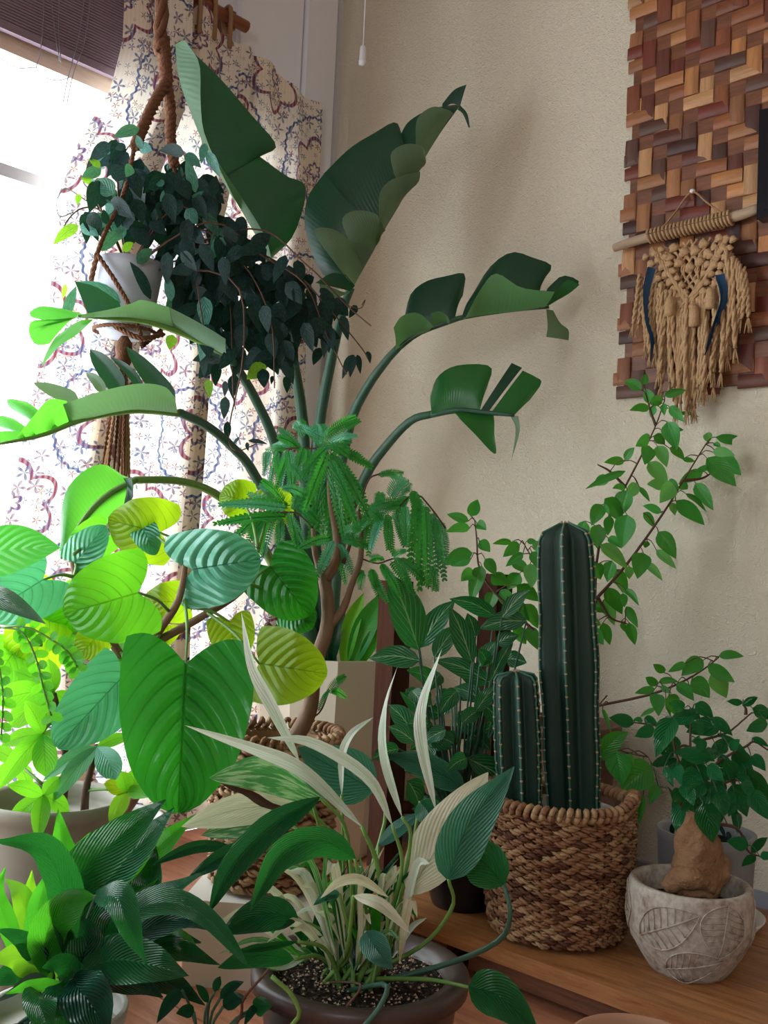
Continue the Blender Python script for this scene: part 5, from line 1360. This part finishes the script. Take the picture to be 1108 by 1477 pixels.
for i, (a, b, c, d, w_) in enumerate(L5 + L4 + L8):
    big = i >= len(L5) + len(L4)
    dd = (1.58 if big else 1.67) + rf.uniform(-.05, .05)
    petiole_to(at(a, b, dd), fig_pts, fi, M['twig'])
    leaf(fi, [(a, b, dd), (c, d, dd + rf.uniform(-.025, .025))], w_ * 1.05, M['ficus_pale' if rf.random() < .12 else ('ficus' if not big else 'ficus')], shape='ovate', roll=rf.uniform(-25, 25), fold=rf.uniform(8, 22), arch=rf.uniform(.02, .1), n=8)

# ------------------------------------------------------------------ ribbed grey pot behind, on a white saucer
qc = foot(1018, 1240, 1.53, BZ)
qh = at(1018, 1198, 1.53).z - BZ
qs = thing('white_saucer', 'white saucer beneath the ribbed grey pot', 'saucer', qc)
lathe('dish', qc, [(.0005, 0), (.075, 0), (.088, .016), (.086, .017), (.073, .005), (.0005, .004)], M['white_box'], qs, 40)
rp = thing('ribbed_pot', 'grey ribbed pot with dark gritty soil, standing behind the leaf-embossed pot', 'plant pot', qc + Vector((0, 0, .006)))
qb = qc + Vector((0, 0, .006))
lathe('pot', qb, pot_profile(.066, .073, qh - .006, .009, 0, .82), M['rib_pot'], rp, 144, wob=lambda a, z: 1 - .018 * (0.5 + .5 * math.cos(a * 48)) if z < qh - .03 else 1.0)
soil(qb, .062, (qh - .006) * .86, M['soil'], rp)
rq = random.Random(2)
for i in range(22):
    a = rq.uniform(0, 6.28); r_ = .055 * math.sqrt(rq.random()); p = qb + Vector((r_ * math.cos(a), r_ * math.sin(a), (qh - .006) * .87))
    leaf(rp, [p, p + Vector((rq.uniform(-.015, .015), rq.uniform(-.015, .015), rq.uniform(.008, .022)))], rq.uniform(5, 8), M['hoya'], shape='lance', n=5, m=2)

# ------------------------------------------------------------------ bonsai with swollen trunk in the leaf-embossed pot
dd0 = 1.345
dr = at(996, 1272, dd0)
dc = Vector((dr.x, dr.y, BZ)); dh = dr.z - BZ
bo = thing('caudex_bonsai', 'swollen-trunk bonsai with glossy serrated leaves in a whitewashed leaf-embossed pot', 'potted plant', dc)
def embossed_pot_mat():
    t = NT('whitewashed_embossed_clay')
    c = t.coord('Object')
    n1 = t.noise(c, 34, 6, .7); n2 = t.noise(c, 140, 4, .6)
    f = t.math('ADD', t.math('MULTIPLY', n1, .7), t.math('MULTIPLY', n2, .4))
    col = t.ramp(f, [(.36, srgb('#7e6556')), (.50, srgb('#a89c90')), (.66, srgb('#c0b8af'))])
    return t.done(t.pbr(col, .85, t.bump(n2, .35, .004), .3))
M['leaf_pot'] = embossed_pot_mat()
RP = .0765
def bop(s_): return RP * (.70 + .37 * math.sin(math.pi * .5 * min(1, s_ / .62)) - .06 * max(0, s_ - .62))
prof = [(.0005, 0), (bop(0) * .93, 0), (bop(0), .005)] + [(bop(i / 14), .005 + (dh - .008) * i / 14) for i in range(1, 15)]
rt_p = prof[-1][0]
prof += [(rt_p - .002, dh + .001), (rt_p - .009, dh + .001), (rt_p - .012, dh - .004), (rt_p - .014, dh - .03), (rt_p - .012, dh * .66), (.0005, dh * .66)]
pot = lathe('pot', dc, prof, M['leaf_pot'], bo, 64)
# raised leaf reliefs round the pot: outline and ribs as thin ridges following the wall
M['ridge'] = plain('chalky_relief', srgb('#c9c2ba'), .85, .25, 40, .2)
cang = math.atan2(CAM.y - dc.y, CAM.x - dc.x)
def on_pot(a, s_, lift=.001):
    r_ = bop(max(0, min(1, s_))) + lift
    return Vector((dc.x + r_ * math.cos(a), dc.y + r_ * math.sin(a), BZ + .005 + (dh - .008) * s_))
def relief(a0, s0, a1, s1, w_):
    mb = MB()
    ax = (a1 - a0, s1 - s0); Ln = math.hypot(ax[0], ax[1] * 1.2)
    nx = (-ax[1] * 1.2 / Ln, ax[0] / Ln / 1.2)
    def P(t_, u): 
        h = w_ * math.sin(math.pi * min(1, t_ ** .8)) ** .8 * u
        return on_pot(a0 + ax[0] * t_ + nx[0] * h, s0 + ax[1] * t_ + nx[1] * h)
    for u in (-1, 1):
        mb.tube([P(i / 14, u) for i in range(15)], .0010, 5)
        for k in range(1, 9):
            t_ = k / 9.5
            mb.tube([P(t_, 0), P(min(1, t_ + .05), u * .5), P(min(1, t_ + .08), u * .96)], .0006, 4)
    mb.tube([P(i / 10, 0) for i in range(11)], .0013, 5)
    mb.build('leaf_relief', M['leaf_pot'], pot)
for k in range(3):
    o_ = cang + k * 2.094
    relief(o_ - .85, .45, o_ + .15, .86, .30)
    relief(o_ + .62, .98, o_ + .48, .34, .40)
    relief(o_ - .45, .10, o_ + .62, .30, .26)
soil(dc, rt_p - .014, dh * .74, M['soil'], bo)
d0_ = dc + Vector((0, 0, dh * .72))
cB = lambda x, y, d=dd0: (860 + x / 4.468, 930 + y / 4.468, d)
cS = lambda x, y, d=dd0: (820 + x / 2.559, 900 + y / 2.559, d)
def fat(name, pts, rad, lump, n=24, seg=28):
    v, f, uv = tube_data(crom(pts, seg), rad, n)
    v = [p + (Vector((noise.noise(p * 45) + .5 * noise.noise(p * 120), noise.noise(p * 45 + Vector((5, 0, 0))) + .5 * noise.noise(p * 120 + Vector((3, 0, 0))), noise.noise(p * 45 + Vector((0, 9, 0)))))) * lump for p in v]
    return link(name, v, f, M['caudex'], bo, uv)
fat('trunk', [cS(470, 985), cS(475, 900), cS(475, 820), cS(470, 760), cS(468, 715), cS(470, 690)], [.033, .0335, .032, .027, .019, .008], .006)
fat('root', [cS(360, 975, dd0 - .01), cS(410, 935, dd0 - .02), cS(470, 940, dd0 - .028), cS(530, 980, dd0 - .02)], [.010, .0145, .0155, .010], .004)
fat('root', [cS(530, 985, dd0 - .01), cS(560, 930, dd0 - .01), cS(572, 890, dd0), cS(545, 850, dd0), cS(520, 830, dd0)], [.008, .0105, .0105, .009, .006], .003)
LD = conv([(240, 510, 105, 475, 85), (300, 490, 245, 490, 34), (310, 480, 385, 510, 58), (375, 545, 265, 585, 84), (500, 470, 400, 690, 135), (470, 570, 450, 710, 150), (360, 775, 510, 740, 64), (640, 455, 490, 500, 94), (640, 380, 740, 460, 84), (560, 500, 640, 540, 84), (800, 530, 610, 560, 125), (640, 600, 650, 640, 62), (740, 475, 860, 570, 74), (700, 745, 530, 700, 94), (675, 695, 755, 745, 54), (850, 640, 745, 690, 94), (870, 680, 920, 620, 62), (780, 740, 870, 780, 84), (880, 690, 985, 790, 112), (800, 575, 975, 720, 50), (960, 800, 1108, 1000, 112), (840, 825, 890, 890, 58), (910, 840, 995, 890, 58), (720, 780, 810, 870, 94), (590, 790, 470, 850, 104), (520, 780, 560, 900, 84), (440, 790, 490, 900, 54), (670, 830, 570, 900, 124), (700, 900, 600, 980, 104), (760, 900, 640, 1040, 132), (780, 950, 830, 1080, 114), (480, 960, 560, 1000, 92), (540, 1020, 545, 1225, 108), (640, 1030, 560, 1060, 74), (690, 1020, 745, 1240, 154), (880, 900, 960, 1080, 124), (990, 940, 1090, 1100, 114), (900, 1070, 910, 1200, 64), (850, 960, 890, 1020, 84), (940, 380, 855, 365, 48), (950, 390, 1030, 345, 54), (1010, 410, 1110, 470, 84), (1105, 510, 985, 550, 88), (1010, 600, 1100, 650, 42), (980, 1300, 860, 1270, 88), (1000, 1340, 1090, 1255, 54), (1030, 1360, 950, 1420, 54), (1060, 1370, 1130, 1360, 54), (620, 850, 700, 960, 100), (560, 900, 620, 1020, 90), (730, 1000, 700, 1100, 80), (820, 900, 760, 980, 90), (560, 720, 640, 820, 100), (660, 760, 600, 860, 100), (780, 680, 700, 760, 90), (830, 740, 900, 850, 90), (500, 700, 420, 760, 80), (900, 980, 860, 1090, 90), (640, 940, 560, 1010, 90), (700, 680, 640, 620, 80), (560, 420, 480, 380, 80), (580, 440, 660, 470, 80), (610, 980, 660, 1080, 100), (760, 1030, 800, 1130, 100), (840, 800, 800, 900, 90), (930, 760, 1000, 860, 90), (700, 560, 620, 520, 80), (740, 860, 830, 920, 90), (560, 960, 500, 1060, 90), (930, 900, 1010, 960, 90), (470, 740, 530, 820, 80), (650, 780, 720, 860, 90), (1000, 720, 1080, 800, 80), (820, 1010, 900, 1080, 90)], 860, 930, 4.468, 1.16)
rd_ = random.Random(13)
BT = [[(620, 1180), (600, 900), (520, 720), (480, 560), (380, 520), (240, 500)], [(620, 1150), (610, 800), (608, 570), (620, 420)], [(625, 1150), (640, 680), (780, 590), (860, 560), (1000, 440)], [(625, 1150), (700, 900), (780, 760), (960, 660), (1020, 625), (1108, 680)],
      [(625, 1150), (760, 950), (860, 880), (990, 880)], [(620, 1150), (480, 940), (410, 915)], [(640, 1150), (900, 1180), (980, 1330), (1060, 1365)], [(620, 1150), (560, 1030), (540, 1020)], [(965, 450), (965, 410), (945, 385)], [(640, 680), (560, 650), (520, 690)]]
doll_pts = [p for b in BT for p in crom([cB(x, y) for x, y in b], 16)]
for a, b, c, d, w_ in LD:
    q = dd0 + rd_.uniform(-.06, .05)
    petiole_to(at(a, b, q), doll_pts, bo, M['stalk'])
    leaf(bo, [(a, b, q), (c, d, q + rd_.uniform(-.03, .02))], w_ * 1.04, M['doll'], shape='ovate', roll=rd_.uniform(-25, 25), fold=rd_.uniform(8, 20), arch=.06, n=9, wave=.07)
for pts in BT:
    tube('twig', [cB(x, y) for x, y in pts], [.0026, .0018, .001], M['twig'], bo, 5, 14)

# ------------------------------------------------------------------ rim of a clay dish at the bottom of the frame
hc = foot(920, 1520, 1.0, 0)
hz2 = at(920, 1505, 1.0).z
hp = thing('clay_pot', 'pinkish clay pot rim on the floor before the bench', 'plant pot', hc)
lathe('pot', hc, pot_profile(.05, .066, hz2, .006, .003, .8), M['terracotta'], hp, 44)
soil(hc, .056, hz2 * .84, M['soil'], hp)

# ------------------------------------------------------------------ hanging wax plant in a jute hanger
hd = 1.74
ph_ = at(186, 380, hd)
bz_ = at(190, 487, hd).z
hpc = Vector((ph_.x, ph_.y, bz_))
hh = ph_.z - bz_
wx_ = thing('hanging_wax_plant', 'trailing wax plant with dark mottled leaves in a white hanging pot', 'hanging plant', hpc)
lathe('pot', hpc, pot_profile(.043, .060, hh, .006, .0, .85), M['hang_pot'], wx_, 40)
soil(hpc, .05, hh * .9, M['soil'], wx_)
jh = thing('plant_hanger', 'twisted brown jute plant hanger with a long knotted tassel', 'plant hanger', hpc + Vector((0, 0, -.02)))
def rope(name, pts, r, parent, turns=18, strands=3, mat='jute_dark', seg=40):
    P = crom(pts, seg); T, N = frames(P); mb = MB()
    for s_ in range(strands):
        Q = []
        for i, p in enumerate(P):
            a = s_ * 2 * math.pi / strands + i / seg * turns * 2 * math.pi
            b = T[i].cross(N[i])
            Q.append(p + (N[i] * math.cos(a) + b * math.sin(a)) * (r * .55))
        mb.tube(Q, r * .55, 5)
    return mb.build(name, M[mat], parent)
tpk = at(236, 60, hd)
rope('rope', [Vector((tpk.x, tpk.y, CEIL)), at(234, 0, hd), tpk, at(240, 120, hd)], .0125, jh, 8)
rope('rope', [at(240, 118, hd), at(222, 150, hd - .02), at(206, 185, hd - .04), at(194, 214, hd - .05)], .0100, jh, 5)
rope('rope', [at(194, 212, hd - .05), at(178, 280, hd - .04), at(152, 335, hd - .055), at(140, 366, hd - .06)], .0042, jh, 10)
rope('rope', [at(240, 118, hd), at(246, 160, hd + .02), at(246, 200, hd + .03), at(252, 240, hd + .04)], .0100, jh, 5)
rope('rope', [at(252, 238, hd + .04), at(250, 300, hd + .06), at(240, 372, hd + .06)], .0042, jh, 10)
rope('rope', [at(140, 366, hd - .06), at(166, 405, hd - .066), at(186, 440, hd - .062), at(200, 474, hd - .045), at(205, 500, hd)], .0042, jh, 8)
rope('rope', [at(240, 372, hd + .06), at(246, 420, hd + .055), at(236, 470, hd + .045), at(205, 500, hd)], .0042, jh, 8)
rope('rope', [at(140, 366, hd - .06), at(130, 420, hd - .03), at(145, 455, hd - .03), at(172, 474, hd - .05), at(205, 488, hd - .055), at(236, 482, hd - .02)], .005, jh, 9)
ring = [hpc + Vector((.052 * math.cos(a), .052 * math.sin(a), .008)) for a in [q * 6.2832 / 16 for q in range(17)]]
rope('ring', ring, .004, jh, 14)
kn = hpc + Vector((0, 0, -.026))
v, f, uv = lathe_data(kn - Vector((0, 0, .03)), [(.0005, 0), (.010, .002), (.014, .012), (.012, .022), (.015, .032), (.013, .045), (.006, .056), (.0005, .058)], 14)
link('knot', v, f, M['jute_dark'], jh, uv)
rj = random.Random(6)
tb = kn - Vector((0, 0, .03))
ze = at(196, 735, hd).z
for i in range(20):
    a = rj.uniform(0, 6.28); r1 = rj.uniform(.004, .012); r2 = rj.uniform(.006, .030)
    e = Vector((tb.x + r2 * math.cos(a), tb.y + r2 * math.sin(a), ze + rj.uniform(-.005, .06)))
    if i == 0: e = at(172, 672, hd)
    m_ = tb.lerp(e, .4) + Vector((r1 * math.cos(a) * .5, r1 * math.sin(a) * .5, 0))
    rope('tassel_cord', [tb + Vector((r1 * math.cos(a) * .5, r1 * math.sin(a) * .5, .008)), m_, e], .0032, jh, 12, 2, 'jute_dark' if i % 3 else 'jute', 26)
# vines and leaves
rh = random.Random(17)
h0 = hpc + Vector((0, 0, hh * .92))
VN = [[(200, 360), (250, 300), (300, 330), (330, 420), (336, 560), (340, 590)], [(210, 360), (280, 330), (350, 380), (390, 460), (396, 560)], [(215, 355), (300, 320), (380, 370), (440, 410), (470, 480), (500, 540)], [(215, 355), (320, 350), (420, 390), (470, 440), (520, 500), (532, 520)],
      [(180, 360), (150, 310), (120, 300), (96, 320), (90, 345)], [(185, 360), (170, 270), (180, 220), (200, 200)], [(205, 360), (260, 260), (290, 230), (300, 215)], [(210, 360), (330, 400), (352, 500), (330, 620), (340, 650), (370, 640)], [(190, 360), (140, 290), (120, 260), (135, 230)], [(215, 355), (360, 330), (440, 380), (500, 440), (535, 470)], [(200, 360), (270, 380), (290, 450), (300, 530)]]
for b in VN:
    tube('vine', [h0] + [(x, y, hd - .03 + .05 * rh.uniform(-1, 1)) for x, y in b[1:]], [.0018, .0014, .0010], M['twig'], wx_, 5, 20)
tube('vine', [at(125, 290, hd - .05), at(95, 272, hd - .05), at(82, 290, hd - .05), at(86, 312, hd - .05), at(106, 306, hd - .05)], .0009, M['stalk'], wx_, 5, 16)
tube('vine', [at(500, 440, hd), at(520, 445, hd), at(527, 432, hd), at(522, 440, hd)], .0008, M['twig'], wx_, 5, 10)
def hl(b, t_, w_, mt, d):
    leaf(wx_, [(*b, d), (*t_, d + rh.uniform(-.02, .02))], w_, M[mt], shape='ovate', roll=rh.uniform(-30, 30), fold=rh.uniform(4, 18), arch=rh.uniform(.02, .1), n=7, m=2, curl=.15)
HH = conv([(195, 645, 60, 750, 62), (205, 650, 305, 705, 66), (385, 480, 290, 400, 95), (500, 350, 420, 500, 50), (520, 130, 380, 180, 70), (520, 230, 590, 250, 60), (760, 260, 630, 250, 70), (760, 270, 850, 340, 60), (820, 470, 770, 290, 60), (740, 510, 690, 620, 66), (900, 530, 800, 490, 86), (770, 560, 830, 640, 70), (720, 470, 735, 350, 44), (640, 440, 620, 400, 44), (690, 470, 630, 520, 56), (345, 640, 330, 560, 44), (270, 640, 330, 580, 60), (300, 780, 440, 670, 70), (570, 750, 465, 660, 80), (510, 850, 590, 770, 66), (690, 1050, 665, 910, 52), (580, 1040, 470, 840, 60), (420, 1060, 190, 945, 80), (120, 1150, 185, 970, 56), (130, 960, 110, 1040, 30), (310, 340, 250, 290, 40), (270, 420, 210, 395, 40), (200, 480, 190, 540, 32), (250, 400, 295, 440, 40), (430, 780, 490, 740, 50), (700, 1230, 680, 1310, 60), (870, 210, 850, 320, 46), (880, 260, 950, 390, 60), (910, 490, 930, 380, 56), (370, 530, 350, 590, 50), (480, 330, 450, 390, 60), (450, 230, 390, 240, 40), (530, 240, 505, 165, 40)], 60, 150, 3.692)
for i, (a, b, c, d, w_) in enumerate(HH):
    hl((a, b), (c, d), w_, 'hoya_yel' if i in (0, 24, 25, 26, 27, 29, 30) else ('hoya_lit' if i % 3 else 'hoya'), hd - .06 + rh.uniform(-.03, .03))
H2 = conv([(500, 130, 450, 180, 60), (540, 130, 550, 280, 70), (600, 210, 670, 250, 56), (640, 270, 700, 350, 60), (640, 340, 700, 460, 90), (540, 330, 530, 480, 130), (600, 340, 600, 520, 110), (650, 490, 700, 600, 74), (760, 490, 740, 660, 64), (840, 420, 880, 560, 60), (820, 360, 800, 450, 44), (930, 360, 885, 430, 44), (720, 600, 680, 700, 60), (905, 640, 845, 780, 50), (910, 640, 890, 770, 50), (930, 640, 950, 750, 40), (990, 620, 1005, 690, 34), (410, 700, 300, 780, 90), (390, 720, 400, 830, 70), (230, 750, 220, 890, 66), (180, 790, 175, 880, 40), (80, 780, 90, 890, 50), (180, 880, 170, 1010, 60), (190, 1020, 190, 1130, 44), (310, 1130, 420, 1150, 24), (260, 1110, 215, 1160, 20), (300, 1140, 310, 1190, 24), (530, 760, 530, 860, 50), (130, 690, 120, 820, 60), (50, 620, 60, 770, 60), (450, 760, 440, 810, 24), (500, 620, 480, 700, 40), (600, 200, 660, 240, 40), (720, 260, 790, 330, 50)], 280, 350, 3.957)
for i, (a, b, c, d, w_) in enumerate(H2):
    hl((a, b), (c, d), w_, 'hoya_yel' if i in (17, 21) else 'hoya', hd + .02 + rh.uniform(-.04, .04))
def inside(x, y, poly):
    r_ = False
    for (a, b), (c, d) in zip(poly, poly[1:] + poly[:1]):
        if (b > y) != (d > y) and x < (c - a) * (y - b) / (d - b) + a: r_ = not r_
    return r_
poly = [(168, 205), (200, 260), (262, 250), (320, 300), (372, 372), (452, 392), (492, 440), (470, 500), (430, 500), (408, 550), (372, 560), (350, 520), (318, 545), (290, 500), (262, 470), (246, 400), (200, 368), (150, 345), (118, 330), (128, 270)]
cnt = 0
while cnt < 215:
    x, y = rh.uniform(80, 540), rh.uniform(180, 620)
    if not inside(x, y, poly): continue
    if x < 235 and y > 350: continue
    L_ = rh.uniform(30, 50); a = R(rh.gauss(90, 38))
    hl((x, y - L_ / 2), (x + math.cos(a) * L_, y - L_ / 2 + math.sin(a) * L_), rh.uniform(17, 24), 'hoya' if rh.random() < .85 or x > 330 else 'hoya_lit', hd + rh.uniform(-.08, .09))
    cnt += 1

# the dense inner leaves that cannot be told apart
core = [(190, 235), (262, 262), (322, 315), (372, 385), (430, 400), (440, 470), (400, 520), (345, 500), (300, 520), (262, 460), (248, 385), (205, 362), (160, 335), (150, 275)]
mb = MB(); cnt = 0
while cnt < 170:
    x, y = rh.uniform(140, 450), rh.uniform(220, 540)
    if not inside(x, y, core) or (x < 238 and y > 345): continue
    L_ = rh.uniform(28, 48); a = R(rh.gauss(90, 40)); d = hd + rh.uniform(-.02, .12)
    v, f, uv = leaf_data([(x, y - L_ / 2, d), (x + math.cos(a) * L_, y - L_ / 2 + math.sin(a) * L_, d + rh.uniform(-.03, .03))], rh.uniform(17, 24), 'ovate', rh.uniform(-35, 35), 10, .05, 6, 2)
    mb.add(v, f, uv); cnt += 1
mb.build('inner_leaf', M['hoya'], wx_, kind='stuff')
